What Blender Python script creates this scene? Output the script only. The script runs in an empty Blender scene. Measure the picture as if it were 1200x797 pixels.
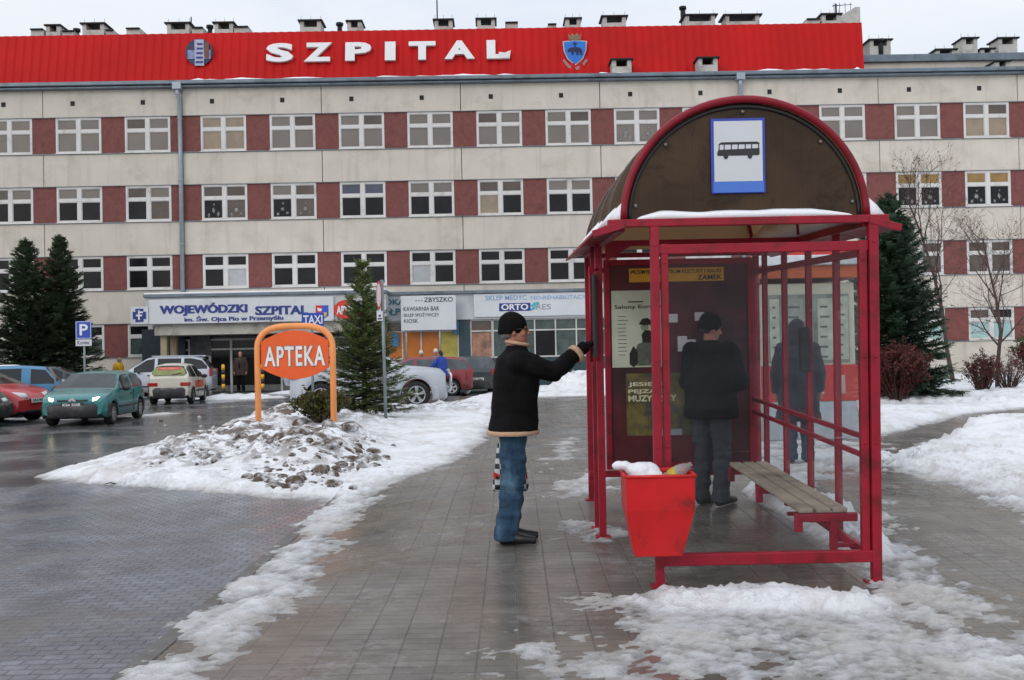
import bpy, bmesh, math, random
import numpy as np
from mathutils import Vector, Matrix, Euler

S = bpy.context.scene
COL = S.collection
PI = math.pi
rnd = random.Random(7)

# ------------------------------------------------------------------ camera
CAM_H = 1.52
cam_data = bpy.data.cameras.new('camera')
cam_data.sensor_width = 36.0
cam_data.lens = 36.0
cam_data.clip_start = 0.05
cam_data.clip_end = 3000
cam = bpy.data.objects.new('camera', cam_data)
COL.objects.link(cam)
CAM_M = (Matrix.Translation((0, 0, CAM_H)) @ Matrix.Rotation(PI / 2 + math.atan(14.5 / 1200), 4, 'X')
         @ Matrix.Rotation(-0.02, 4, 'Z'))
cam.matrix_world = CAM_M
S.camera = cam


def ray(px, py):
    return (CAM_M.to_3x3() @ Vector(((px - 600) / 1200, -(py - 398.5) / 1200, -1))).normalized()


def at_ground(px, py, z=0.0):
    d = ray(px, py)
    t = (z - CAM_H) / d.z
    return d.x * t, d.y * t


def at_depth(px, py, y):
    d = ray(px, py)
    t = y / d.y
    return d.x * t, CAM_H + d.z * t


# ------------------------------------------------------------------ objects
def empty(name, loc=(0, 0, 0), rotz=0.0, label=None, cat=None, group=None):
    o = bpy.data.objects.new(name, None)
    o.empty_display_size = 0.2
    COL.objects.link(o)
    o.location = loc
    o.rotation_euler = (0, 0, rotz)
    tag(o, label, cat, group)
    return o


def tag(o, label=None, cat=None, group=None, kind=None):
    if label: o['label'] = label
    if cat: o['category'] = cat
    if group: o['group'] = group
    if kind: o['kind'] = kind
    return o


def link(name, me, parent=None):
    o = bpy.data.objects.new(name, me)
    COL.objects.link(o)
    if parent: o.parent = parent
    return o


class MB:
    """collects shapes of one mesh"""

    def __init__(s):
        s.v = []; s.f = []; s.m = []; s.sm = []
        s.X = Matrix.Identity(4)

    def add(s, vs, fs, m=0, sm=False):
        b = len(s.v)
        X = s.X
        for v in vs:
            s.v.append(tuple(X @ Vector(v)))
        for f in fs:
            s.f.append(tuple(b + i for i in f)); s.m.append(m); s.sm.append(sm)
        return s

    def box(s, x0, x1, y0, y1, z0, z1, m=0):
        return s.add([(x0, y0, z0), (x1, y0, z0), (x1, y1, z0), (x0, y1, z0), (x0, y0, z1), (x1, y0, z1), (x1, y1, z1), (x0, y1, z1)],
                     [(0, 3, 2, 1), (4, 5, 6, 7), (0, 1, 5, 4), (1, 2, 6, 5), (2, 3, 7, 6), (3, 0, 4, 7)], m)

    def bar(s, a, b, w, h, m=0, up=(0, 0, 1)):
        """rectangular bar from a to b; w sideways, h along up"""
        a = Vector(a); b = Vector(b); d = (b - a).normalized(); u = Vector(up)
        if abs(d.dot(u)) > .98: u = Vector((0, 1, 0))
        r = d.cross(u).normalized(); u = r.cross(d).normalized()
        vs = []
        for p in (a, b):
            for i, j in ((-1, -1), (1, -1), (1, 1), (-1, 1)):
                vs.append(p + r * (i * w / 2) + u * (j * h / 2))
        return s.add(vs, [(0, 1, 2, 3), (7, 6, 5, 4), (0, 4, 5, 1), (1, 5, 6, 2), (2, 6, 7, 3), (3, 7, 4, 0)], m)

    def prism(s, poly, fn, d0, d1, m=0, sm=False):
        """poly: list of 2D points; fn(x,y,d)->3D"""
        n = len(poly)
        vs = [fn(x, y, d0) for x, y in poly] + [fn(x, y, d1) for x, y in poly]
        s.add(vs, [tuple(range(n))[::-1], tuple(range(n, 2 * n))], m, False)
        b = len(s.v) - 2 * n
        for i in range(n):
            j = (i + 1) % n
            s.f.append((b + i, b + j, b + n + j, b + n + i)); s.m.append(m); s.sm.append(sm)
        return s

    def tube(s, path, r, n=8, m=0, sm=True, cap=True, ry=None):
        path = [Vector(p) for p in path]
        k = len(path)
        rs = r if isinstance(r, (list, tuple)) else [r] * k
        rys = rs if ry is None else (ry if isinstance(ry, (list, tuple)) else [ry] * k)
        vs = []; up = None
        for i, p in enumerate(path):
            d = (path[min(i + 1, k - 1)] - path[max(i - 1, 0)])
            d = d.normalized() if d.length > 1e-9 else Vector((0, 0, 1))
            if up is None:
                up = Vector((0, 0, 1)) if abs(d.z) < .9 else Vector((0, 1, 0))
            a = d.cross(up)
            a = a.normalized() if a.length > 1e-6 else Vector((1, 0, 0))
            up = a.cross(d).normalized()
            for j in range(n):
                t = 2 * PI * j / n
                vs.append(p + a * (math.cos(t) * rs[i]) + up * (math.sin(t) * rys[i]))
        fs = []
        for i in range(k - 1):
            for j in range(n):
                q = (j + 1) % n
                fs.append((i * n + j, i * n + q, (i + 1) * n + q, (i + 1) * n + j))
        s.add(vs, fs, m, sm)
        if cap:
            b = len(s.v) - k * n
            s.f.append(tuple(b + j for j in range(n))[::-1]); s.m.append(m); s.sm.append(False)
            s.f.append(tuple(b + (k - 1) * n + j for j in range(n))); s.m.append(m); s.sm.append(False)
        return s

    def rings(s, rings, m=0, sm=True, n=16, pw=2.0, cap=True):
        """rings: (cx,cy,cz,rx,ry) horizontal superellipses"""
        vs = []
        for cx, cy, cz, rx, ry in rings:
            for j in range(n):
                t = 2 * PI * j / n
                c, q = math.cos(t), math.sin(t)
                vs.append((cx + rx * math.copysign(abs(c) ** (2 / pw), c), cy + ry * math.copysign(abs(q) ** (2 / pw), q), cz))
        fs = []
        for i in range(len(rings) - 1):
            for j in range(n):
                q = (j + 1) % n
                fs.append((i * n + j, i * n + q, (i + 1) * n + q, (i + 1) * n + j))
        if cap:
            fs.append(tuple(range(n))[::-1]); fs.append(tuple((len(rings) - 1) * n + j for j in range(n)))
        return s.add(vs, fs, m, sm)

    def ball(s, c, r, m=0, nu=12, nv=8, sm=True):
        rx, ry, rz = r if isinstance(r, (tuple, list)) else (r, r, r)
        cx, cy, cz = c
        vs = [(cx, cy, cz - rz)]
        for i in range(1, nv):
            a = -PI / 2 + PI * i / nv
            for j in range(nu):
                t = 2 * PI * j / nu
                vs.append((cx + rx * math.cos(a) * math.cos(t), cy + ry * math.cos(a) * math.sin(t), cz + rz * math.sin(a)))
        vs.append((cx, cy, cz + rz))
        fs = []
        for j in range(nu):
            fs.append((0, 1 + (j + 1) % nu, 1 + j))
        for i in range(nv - 2):
            for j in range(nu):
                q = (j + 1) % nu
                fs.append((1 + i * nu + j, 1 + i * nu + q, 1 + (i + 1) * nu + q, 1 + (i + 1) * nu + j))
        T = len(vs) - 1; b = 1 + (nv - 2) * nu
        for j in range(nu):
            fs.append((b + j, b + (j + 1) % nu, T))
        return s.add(vs, fs, m, sm)

    def lathe(s, prof, fn, n=24, m=0, sm=True):
        """prof: (r, h) list; fn(x,y,h)->3D"""
        vs = []
        for r, h in prof:
            for j in range(n):
                t = 2 * PI * j / n
                vs.append(fn(r * math.cos(t), r * math.sin(t), h))
        fs = []
        for i in range(len(prof) - 1):
            for j in range(n):
                q = (j + 1) % n
                fs.append((i * n + j, i * n + q, (i + 1) * n + q, (i + 1) * n + j))
        fs.append(tuple(range(n))[::-1]); fs.append(tuple((len(prof) - 1) * n + j for j in range(n)))
        return s.add(vs, fs, m, sm)

    def fat_text(s, txt, O, R, U, w, h, ext, d, bold=0.0):
        """heavier lettering: the same letters laid three times, each a hair further out"""
        for i, q in enumerate((-d, 0, d)):
            s.text(txt, Vector(O) + Vector(R) * (d + q), R, U, w - 2 * d, h, ext + .0025 * i, 0, bold)
        return s

    def text(s, txt, O, R, U, w, h, ext=.004, m=0, bold=0.0, spacing=1.0):
        """letters fitted into the rectangle from O, w along R and h along U, standing proud towards R x U"""
        g = text_geo(txt, bold, spacing)
        vs, fs, (x0, x1, y0, y1) = g
        O = Vector(O); R = Vector(R); U = Vector(U); N = R.cross(U)
        out = [O + R * ((x - x0) / max(x1 - x0, 1e-6) * w) + U * ((y - y0) / max(y1 - y0, 1e-6) * h) + N * ((z + .5) * ext) for x, y, z in vs]
        return s.add(out, fs, m)

    def mesh(s, name, recalc=True):
        me = bpy.data.meshes.new(name)
        me.from_pydata(s.v, [], s.f)
        me.polygons.foreach_set('material_index', s.m)
        me.polygons.foreach_set('use_smooth', s.sm)
        if recalc:
            bm = bmesh.new(); bm.from_mesh(me)
            bmesh.ops.recalc_face_normals(bm, faces=bm.faces)
            bm.to_mesh(me); bm.free()
        me.update()
        return me

    def build(s, name, mats, parent=None, bevel=0, recalc=True, seg=2):
        me = s.mesh(name, recalc)
        for m in (mats if isinstance(mats, (list, tuple)) else [mats]):
            me.materials.append(m)
        o = link(name, me, parent)
        if bevel:
            b = o.modifiers.new('bevel', 'BEVEL'); b.width = bevel; b.segments = seg
            b.limit_method = 'ANGLE'; b.angle_limit = math.radians(40)
        return o


_tg = {}


def text_geo(txt, bold=0.0, spacing=1.0):
    k = (txt, bold, spacing)
    if k in _tg: return _tg[k]
    cu = bpy.data.curves.new('lettering', 'FONT')
    cu.body = txt; cu.size = 1.0; cu.extrude = 0.5; cu.offset = bold; cu.space_character = spacing; cu.resolution_u = 3
    ob = bpy.data.objects.new('lettering', cu)
    COL.objects.link(ob)
    bpy.context.view_layer.update()
    dg = bpy.context.evaluated_depsgraph_get()
    me = bpy.data.meshes.new_from_object(ob.evaluated_get(dg))
    vs = [tuple(v.co) for v in me.vertices]
    fs = [tuple(p.vertices) for p in me.polygons]
    bpy.data.objects.remove(ob); bpy.data.curves.remove(cu); bpy.data.meshes.remove(me)
    xs = [v[0] for v in vs] or [0, 1]; ys = [v[1] for v in vs] or [0, 1]
    _tg[k] = (vs, fs, (min(xs), max(xs), min(ys), max(ys)))
    return _tg[k]


def baked(mb, voxel, smooth=3, noise=0.0, nscale=6.0, seed=1, name='body', factor=.5):
    """one continuous surface out of overlapping shapes: voxel remesh, smoothing and cloth-like unevenness"""
    me = mb.mesh(name)
    ob = bpy.data.objects.new(name, me); COL.objects.link(ob)
    r = ob.modifiers.new('r', 'REMESH'); r.mode = 'VOXEL'; r.voxel_size = voxel; r.use_smooth_shade = True
    if smooth:
        q = ob.modifiers.new('s', 'SMOOTH'); q.factor = factor; q.iterations = smooth
    bpy.context.view_layer.update()
    out = bpy.data.meshes.new_from_object(ob.evaluated_get(bpy.context.evaluated_depsgraph_get()))
    bpy.data.objects.remove(ob); bpy.data.meshes.remove(me)
    n = len(out.vertices)
    if noise and n:
        co = np.empty(n * 3, 'f'); out.vertices.foreach_get('co', co); co = co.reshape(-1, 3)
        no = np.empty(n * 3, 'f'); out.vertices.foreach_get('normal', no); no = no.reshape(-1, 3)
        a = fbm3(co * np.array(nscale), seed) - .5
        co = co + no * (a * 2 * noise)[:, None]
        out.vertices.foreach_set('co', co.astype('f').ravel())
    for p in out.polygons: p.use_smooth = True
    out.name = name
    out.update()
    return out


# ------------------------------------------------------------------ noise
def _hash(ix, iy, seed):
    h = (ix.astype(np.int64) * 374761393 + iy.astype(np.int64) * 668265263 + seed * 1442695041) & 0xffffffff
    h = ((h ^ (h >> 13)) * 1274126177) & 0xffffffff
    h = (h ^ (h >> 16)) & 0xffff
    return h / 65535.0


def vnoise(x, y, seed=0):
    ix = np.floor(x); iy = np.floor(y); fx = x - ix; fy = y - iy
    ux = fx * fx * (3 - 2 * fx); uy = fy * fy * (3 - 2 * fy)
    a = _hash(ix, iy, seed); b = _hash(ix + 1, iy, seed); c = _hash(ix, iy + 1, seed); d = _hash(ix + 1, iy + 1, seed)
    return (a * (1 - ux) + b * ux) * (1 - uy) + (c * (1 - ux) + d * ux) * uy


def fbm(x, y, seed=0, oct=4):
    t = 0; a = .5; n = 0
    for i in range(oct):
        t = t + a * vnoise(x, y, seed + i * 17); n += a
        x = x * 2.03 + 11.3; y = y * 2.03 + 5.7; a *= .5
    return t / n


def fbm3(co, seed):
    return (fbm(co[:, 0] + co[:, 2] * .37, co[:, 2] + co[:, 1] * .61, seed, 3) + fbm(co[:, 1] + 3.1, co[:, 2] * .9 + co[:, 0] * .4, seed + 5, 3)) / 2


def sstep(a, b, x):
    t = np.clip((x - a) / (b - a), 0, 1)
    return t * t * (3 - 2 * t)


def G(x, y):
    """height of the pavement: a slight rise under the shelter"""
    x = np.asarray(x, float); y = np.asarray(y, float)
    t = np.clip(y - 6.57, 0, 3.4)
    return .036 * t * (1 - sstep(10.5, 20, y)) * sstep(-2.0, -.2, x)


# ------------------------------------------------------------------ materials
def nodes(name):
    m = bpy.data.materials.new(name); m.use_nodes = True
    nt = m.node_tree
    return m, nt, nt.nodes['Principled BSDF'], nt.nodes, nt.links


def ramp(nt, fac, stops):
    r = nt.nodes.new('ShaderNodeValToRGB')
    e = r.color_ramp.elements
    while len(e) < len(stops): e.new(.5)
    for i, (p, c) in enumerate(stops):
        e[i].position = p
        e[i].color = (c, c, c, 1) if isinstance(c, (int, float)) else (*c, 1)
    nt.links.new(fac, r.inputs[0])
    return r.outputs[0]


def noise(nt, scale, detail=4, rough=.6, vec=None, dist=0):
    n = nt.nodes.new('ShaderNodeTexNoise')
    n.inputs['Scale'].default_value = scale; n.inputs['Detail'].default_value = detail
    n.inputs['Roughness'].default_value = rough; n.inputs['Distortion'].default_value = dist
    if vec is not None: nt.links.new(vec, n.inputs['Vector'])
    return n.outputs[0]


def coord(nt, kind='Object', scale=None):
    c = nt.nodes.new('ShaderNodeTexCoord')
    if scale is None: return c.outputs[kind]
    mp = nt.nodes.new('ShaderNodeMapping'); mp.inputs['Scale'].default_value = scale
    nt.links.new(c.outputs[kind], mp.inputs[0])
    return mp.outputs[0]


def mixc(nt, fac, a, b, mode='MIX'):
    n = nt.nodes.new('ShaderNodeMix'); n.data_type = 'RGBA'; n.blend_type = mode
    for v, i in ((fac, 0), (a, 6), (b, 7)):
        if hasattr(v, 'is_linked') or hasattr(v, 'links'): nt.links.new(v, n.inputs[i])
        elif isinstance(v, (int, float)): n.inputs[i].default_value = v
        else: n.inputs[i].default_value = (*v, 1)
    return n.outputs[2]


def bump(nt, height, strength, dist=.01):
    b = nt.nodes.new('ShaderNodeBump'); b.inputs['Strength'].default_value = strength; b.inputs['Distance'].default_value = dist
    nt.links.new(height, b.inputs['Height'])
    return b.outputs[0]


def math_n(nt, op, a, b=0.0, c=None):
    n = nt.nodes.new('ShaderNodeMath'); n.operation = op
    for i, v in enumerate((a, b) if c is None else (a, b, c)):
        if isinstance(v, (int, float)): n.inputs[i].default_value = v
        else: nt.links.new(v, n.inputs[i])
    return n.outputs[0]


_mats = {}


def paint(name, c, rough=.5, metal=0.0, var=.15, dirt=None, dirt_amt=.0, scale=6.0, bmp=.0, bscale=60.0, coat=0.0, emit=0.0, spec=.5):
    """coloured surface with uneven tone, optional dirt patches and fine bump"""
    if name in _mats: return _mats[name]
    m, nt, bs, N, L = nodes(name)
    v = coord(nt)
    n1 = noise(nt, scale, 5, .6, v)
    lo = tuple(x * (1 - var) for x in c); hi = tuple(min(1, x * (1 + var)) for x in c)
    col = ramp(nt, n1, [(.3, lo), (.7, hi)])
    if dirt is not None:
        n2 = noise(nt, scale * .6, 8, .7, v, .3)
        f = ramp(nt, n2, [(.62 - dirt_amt * .4, 0.0), (.74 - dirt_amt * .25, 1.0)])
        f = math_n(nt, 'MULTIPLY', f, min(1.0, .45 + dirt_amt))
        col = mixc(nt, f, col, dirt)
    L.new(col, bs.inputs['Base Color'])
    r = ramp(nt, noise(nt, scale * 1.7, 4, .6, v), [(.25, max(0, rough - .1)), (.75, min(1, rough + .1))])
    L.new(r, bs.inputs['Roughness'])
    bs.inputs['Metallic'].default_value = metal
    bs.inputs['Specular IOR Level'].default_value = spec
    if coat:
        bs.inputs['Coat Weight'].default_value = coat; bs.inputs['Coat Roughness'].default_value = .06
    if emit:
        bs.inputs['Emission Color'].default_value = (*c, 1); bs.inputs['Emission Strength'].default_value = emit
    if bmp:
        L.new(bump(nt, noise(nt, bscale, 4, .7, v), bmp, .01), bs.inputs['Normal'])
    _mats[name] = m
    return m


def sr(r, g, b):
    f = lambda u: ((u / 255 + .055) / 1.055) ** 2.4 if u > 10 else u / 255 / 12.92
    return (f(r), f(g), f(b))


def glass_clear(name, tint=(.9, .95, .95), dirt=.12, rough=.02, dirtcol=(.45, .5, .55), scale=4.0, scratch=.22):
    """thin pane: mostly transparent, mirror by angle, film of dirt and scratches"""
    if name in _mats: return _mats[name]
    m, nt, bs, N, L = nodes(name)
    out = N['Material Output']
    tr = N.new('ShaderNodeBsdfTransparent'); tr.inputs[0].default_value = (*tint, 1)
    gl = N.new('ShaderNodeBsdfGlossy'); gl.inputs['Roughness'].default_value = rough
    fr = N.new('ShaderNodeFresnel'); fr.inputs[0].default_value = 1.5
    f = math_n(nt, 'MULTIPLY', fr.outputs[0], .22)
    mx = N.new('ShaderNodeMixShader'); L.new(f, mx.inputs[0]); L.new(tr.outputs[0], mx.inputs[1]); L.new(gl.outputs[0], mx.inputs[2])
    df = N.new('ShaderNodeBsdfDiffuse'); df.inputs[0].default_value = (*dirtcol, 1)
    v = coord(nt)
    n = ramp(nt, noise(nt, scale * .35, 5, .6, v, .6), [(.35, dirt * .5), (.7, dirt * 1.5)])
    d = None
    for ang, sc_ in () if not scratch else ((.7, 1.0), (-.5, 1.4), (1.2, .8)):           # long faint scratches
        mp = N.new('ShaderNodeMapping'); mp.inputs['Rotation'].default_value = (0, ang, 0); mp.inputs['Scale'].default_value = (1.1 * sc_, 1, 34 * sc_)
        L.new(coord(nt), mp.inputs[0])
        k = ramp(nt, noise(nt, 1.0, 2, .5, mp.outputs[0], .25), [(.735, 0.0), (.76, scratch)])
        d = k if d is None else math_n(nt, 'ADD', d, k)
    d = math_n(nt, 'MINIMUM', math_n(nt, 'ADD', n, d) if d is not None else n, .8)
    m2 = N.new('ShaderNodeMixShader'); L.new(d, m2.inputs[0]); L.new(mx.outputs[0], m2.inputs[1]); L.new(df.outputs[0], m2.inputs[2])
    L.new(m2.outputs[0], out.inputs[0])
    _mats[name] = m
    return m


def glass_dark(name, c=(.012, .013, .015), rough=.06, var=.5, scale=.8, spec=.22):
    return paint(name, c, rough, 0, var, None, 0, scale, spec=spec)
SKY_UP, SKY_BACK, SKY_BASE, SUN_E, EXPO = 6.5, 2.0, 9.5, 0.6, -0.17
# ------------------------------------------------------------------ world, sun, view
W = bpy.data.worlds.new('World'); S.world = W; W.use_nodes = True
wn = W.node_tree; bg = wn.nodes['Background']
SUN_EL, SUN_AZ = math.radians(24), math.radians(215)      # azimuth from +Y clockwise: behind the camera, to its left
sky = wn.nodes.new('ShaderNodeTexSky'); sky.sky_type = 'NISHITA'; sky.sun_disc = False
sky.sun_elevation = SUN_EL; sky.sun_rotation = SUN_AZ
sky.dust_density = 3.0; sky.air_density = 1.0; sky.ozone_density = 1.5
tc = wn.nodes.new('ShaderNodeTexCoord')
sep = wn.nodes.new('ShaderNodeSeparateXYZ'); wn.links.new(tc.outputs['Generated'], sep.inputs[0])
# overcast sky: brighter overhead and towards the veiled sun, with soft cloud banks
up = math_n(wn, 'MAXIMUM', sep.outputs[2], 0.0)
back = math_n(wn, 'MULTIPLY_ADD', sep.outputs[1], -.5, .5)
lum = math_n(wn, 'ADD', math_n(wn, 'MULTIPLY', up, SKY_UP), math_n(wn, 'MULTIPLY', back, SKY_BACK))
lum = math_n(wn, 'ADD', lum, SKY_BASE)
mp = wn.nodes.new('ShaderNodeMapping'); mp.inputs['Scale'].default_value = (1.0, 1.0, 3.5)
wn.links.new(tc.outputs['Generated'], mp.inputs[0])
cl = ramp(wn, noise(wn, 2.6, 7, .6, mp.outputs[0], .4), [(.3, (.80, .87, .99)), (.5, (.92, .97, 1.05)), (.72, (1.02, 1.03, 1.06))])
vm = wn.nodes.new('ShaderNodeVectorMath'); vm.operation = 'SCALE'
wn.links.new(cl, vm.inputs[0]); wn.links.new(lum, vm.inputs[3])
mixsky = mixc(wn, .86, sky.outputs[0], vm.outputs[0])
wn.links.new(mixsky, bg.inputs[0]); bg.inputs[1].default_value = 0.1

sun = bpy.data.lights.new('sun', 'SUN'); sun.energy = SUN_E; sun.angle = math.radians(25); sun.color = (1.0, .96, .91)
so = bpy.data.objects.new('sun', sun); COL.objects.link(so)
sd = Vector((math.sin(SUN_AZ) * math.cos(SUN_EL), math.cos(SUN_AZ) * math.cos(SUN_EL), math.sin(SUN_EL)))
so.rotation_euler = (-sd).to_track_quat('-Z', 'Y').to_euler()

vs_ = S.view_settings
S.display_settings.display_device = 'sRGB'
vs_.view_transform = 'Standard'; vs_.look = 'None'; vs_.gamma = 1.0; vs_.use_curve_mapping = False
vs_.exposure = EXPO
S.render.engine = 'CYCLES'
cy = S.cycles
cy.use_denoising = True
cy.max_bounces = 8; cy.diffuse_bounces = 3; cy.glossy_bounces = 3; cy.transmission_bounces = 4; cy.transparent_max_bounces = 16
cy.sample_clamp_indirect = 6.0
cy.caustics_reflective = False; cy.caustics_refractive = False
S.render.resolution_x = 1024; S.render.resolution_y = 680
# ------------------------------------------------------------------ ground materials
def wet_blocks(name, bw, bh, offs, c1, c2, cm, wet_lo, wet_hi, bstr, slush, gap=.006, grit=(.16, .13, .10), puddle=.5, tracks=None, gritlo=.42):
    m, nt, bs, N, L = nodes(name)
    v = coord(nt)
    wob = nt.nodes.new('ShaderNodeVectorMath'); wob.operation = 'MULTIPLY_ADD'
    nz = nt.nodes.new('ShaderNodeTexNoise'); nz.inputs['Scale'].default_value = 5.0; nz.inputs['Detail'].default_value = 2
    L.new(v, nz.inputs['Vector']); L.new(nz.outputs[1], wob.inputs[0])
    wob.inputs[1].default_value = (.008, .008, 0); L.new(v, wob.inputs[2])
    b = N.new('ShaderNodeTexBrick'); b.offset = offs; b.squash = 1.0
    b.inputs['Scale'].default_value = 1; b.inputs['Brick Width'].default_value = bw; b.inputs['Row Height'].default_value = bh
    b.inputs['Mortar Size'].default_value = gap; b.inputs['Mortar Smooth'].default_value = .5
    b.inputs['Color1'].default_value = (*c1, 1); b.inputs['Color2'].default_value = (*c2, 1); b.inputs['Mortar'].default_value = (*cm, 1)
    L.new(wob.outputs[0], b.inputs['Vector'])
    big = noise(nt, .55, 6, .62, v, .6)
    col = mixc(nt, .55, b.outputs[0], ramp(nt, noise(nt, 14, 6, .7, v), [(.3, .7), (.7, 1.25)]), 'MULTIPLY')
    col = mixc(nt, ramp(nt, big, [(gritlo, 0.0), (gritlo + .18, .75)]), col, grit)
    col = mixc(nt, 1.0, col, ramp(nt, noise(nt, 1.6, 5, .6, v, 1.2), [(.35, .72), (.68, 1.2)]), 'MULTIPLY')
    fine = noise(nt, 9, 8, .75, v, .2)
    sl = math_n(nt, 'MULTIPLY', ramp(nt, noise(nt, .8, 5, .6, v, .5), [(.5, 0.0), (.64, 1.0)]), ramp(nt, fine, [(.48, 0.0), (.62, 1.0)]))
    sl = math_n(nt, 'MULTIPLY', sl, slush)
    col = mixc(nt, sl, col, (.42, .42, .43))
    trk = None
    if tracks:                                              # arcs of grit left by turning wheels
        mp = N.new('ShaderNodeMapping'); mp.inputs['Location'].default_value = (-tracks[0], -tracks[1], 0); L.new(v, mp.inputs[0])
        ln = N.new('ShaderNodeVectorMath'); ln.operation = 'LENGTH'; L.new(mp.outputs[0], ln.inputs[0])
        w = math_n(nt, 'ADD', ln.outputs['Value'], math_n(nt, 'MULTIPLY', noise(nt, .5, 3, .5, v), 1.1))
        cb = N.new('ShaderNodeCombineXYZ'); L.new(w, cb.inputs[0])
        trk = ramp(nt, noise(nt, 1.25, 5, .7, cb.outputs[0]), [(.49, 0.0), (.56, 1.0)])
        trk = math_n(nt, 'MULTIPLY', trk, ramp(nt, noise(nt, 1.4, 6, .7, v, .4), [(.36, .15), (.6, 1.0)]))
        col = mixc(nt, math_n(nt, 'MULTIPLY', trk, .7), col, (.12, .108, .094))
    L.new(col, bs.inputs['Base Color'])
    wet = noise(nt, .9, 5, .6, v, .8)
    r = ramp(nt, wet, [(puddle - .14, wet_lo), (puddle + .12, wet_hi)])
    r = math_n(nt, 'ADD', r, math_n(nt, 'MULTIPLY', b.outputs[1], .2))
    r = math_n(nt, 'ADD', r, math_n(nt, 'MULTIPLY', sl, .3))
    if trk is not None: r = math_n(nt, 'ADD', r, math_n(nt, 'MULTIPLY', trk, .22))
    L.new(r, bs.inputs['Roughness'])
    h = math_n(nt, 'ADD', math_n(nt, 'MULTIPLY', b.outputs[1], -.9), math_n(nt, 'MULTIPLY', noise(nt, 30, 5, .7, v), .35))
    h = math_n(nt, 'ADD', h, math_n(nt, 'MULTIPLY', noise(nt, 4, 3, .5, v), .5))
    L.new(bump(nt, h, bstr, .012), bs.inputs['Normal'])
    return m


M_PAVE = wet_blocks('wet concrete pavers', .2, .1, 0.0, (.135, .125, .112), (.175, .163, .147), (.075, .070, .065), .11, .36, .34, .35, .006, (.14, .118, .09))
M_SETT = wet_blocks('wet grey setts with painted sky tint', .13, .085, .5, (.14, .158, .188), (.19, .21, .245), (.075, .082, .095), .10, .27, .26, .12, .010, (.12, .112, .104), tracks=(-8.3, 12.6), gritlo=.52)  # blue of the reflected sky is put into the block colours


def wet_asphalt():
    m, nt, bs, N, L = nodes('wet asphalt')
    v = coord(nt)
    col = ramp(nt, noise(nt, 1.2, 6, .6, coord(nt, 'Object', (1, .25, 1)), .4), [(.3, (.06, .063, .07)), (.6, (.095, .096, .10)), (.75, (.14, .134, .125))])
    col = mixc(nt, ramp(nt, noise(nt, .35, 6, .65, v, .6), [(.56, 0.0), (.66, .55)]), col, (.30, .29, .28))
    L.new(col, bs.inputs['Base Color'])
    L.new(ramp(nt, noise(nt, .5, 5, .6, v, .5), [(.4, .10), (.65, .42)]), bs.inputs['Roughness'])
    L.new(bump(nt, noise(nt, 45, 4, .7, v), .35, .006), bs.inputs['Normal'])
    return m


M_ASPH = wet_asphalt()
M_FIELD = paint('frozen ground', (.30, .29, .28), .8, var=.25, dirt=(.75, .76, .8), dirt_amt=.7, scale=.4, bmp=.4, bscale=8)
M_KERB = paint('kerb concrete', (.11, .105, .10), .5, var=.25, dirt=(.07, .06, .05), dirt_amt=.4, scale=5, bmp=.5, bscale=40)


def sheet(name, xs, ys, zf, mat, matf=None):
    X, Y = np.meshgrid(xs, ys); Z = zf(X, Y)
    nx, ny = len(xs), len(ys)
    v = np.stack([X.ravel(), Y.ravel(), Z.ravel()], 1)
    i = np.arange(nx - 1)[None, :] + nx * np.arange(ny - 1)[:, None]
    f = np.stack([i, i + 1, i + nx + 1, i + nx], -1).reshape(-1, 4)
    me = bpy.data.meshes.new(name)
    me.from_pydata(v.tolist(), [], f.tolist())
    for m in (mat if isinstance(mat, list) else [mat]): me.materials.append(m)
    if matf is not None:
        c = (v[f].mean(1))
        me.polygons.foreach_set('material_index', matf(c[:, 0], c[:, 1]).astype(int))
    me.polygons.foreach_set('use_smooth', [True] * len(f))
    me.update()
    o = link(name, me); tag(o, kind='structure')
    return o


KX = -1.86            # kerb line
ROAD_Z = -.055
sheet('ground', np.linspace(-900, 900, 19), np.linspace(-300, 1500, 19), lambda x, y: x * 0 - .16, M_FIELD)
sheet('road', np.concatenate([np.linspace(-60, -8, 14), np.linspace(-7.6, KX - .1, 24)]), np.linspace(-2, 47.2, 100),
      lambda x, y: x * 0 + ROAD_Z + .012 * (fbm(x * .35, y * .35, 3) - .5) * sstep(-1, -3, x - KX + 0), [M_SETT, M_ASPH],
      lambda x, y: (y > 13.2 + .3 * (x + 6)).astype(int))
sheet('cross_road', np.linspace(KX + .1, 60, 50), np.linspace(36.3, 47.2, 20), lambda x, y: x * 0 + ROAD_Z, M_ASPH)
sheet('pavement', np.concatenate([np.linspace(KX + .02, 4, 48), np.linspace(4.3, 40, 60)]), np.linspace(-2, 36, 200),
      lambda x, y: G(x, y), M_PAVE)
k = MB()
for i in range(38):                                     # kerb stones, a metre each
    y = -2 + i
    k.box(KX - .09, KX + .015, y + .004, y + .996, -.3, .004 + .004 * rnd.random())
for i in range(60):
    x = KX + i
    k.box(x + .004, x + .996, 36.0, 36.2, -.3, .004)
tag(k.build('kerb', M_KERB, bevel=.008), kind='structure')

# ------------------------------------------------------------------ snow lying on the ground


def px_poly(pts):
    return np.array([at_ground(x, y) for x, y in pts])


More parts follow.
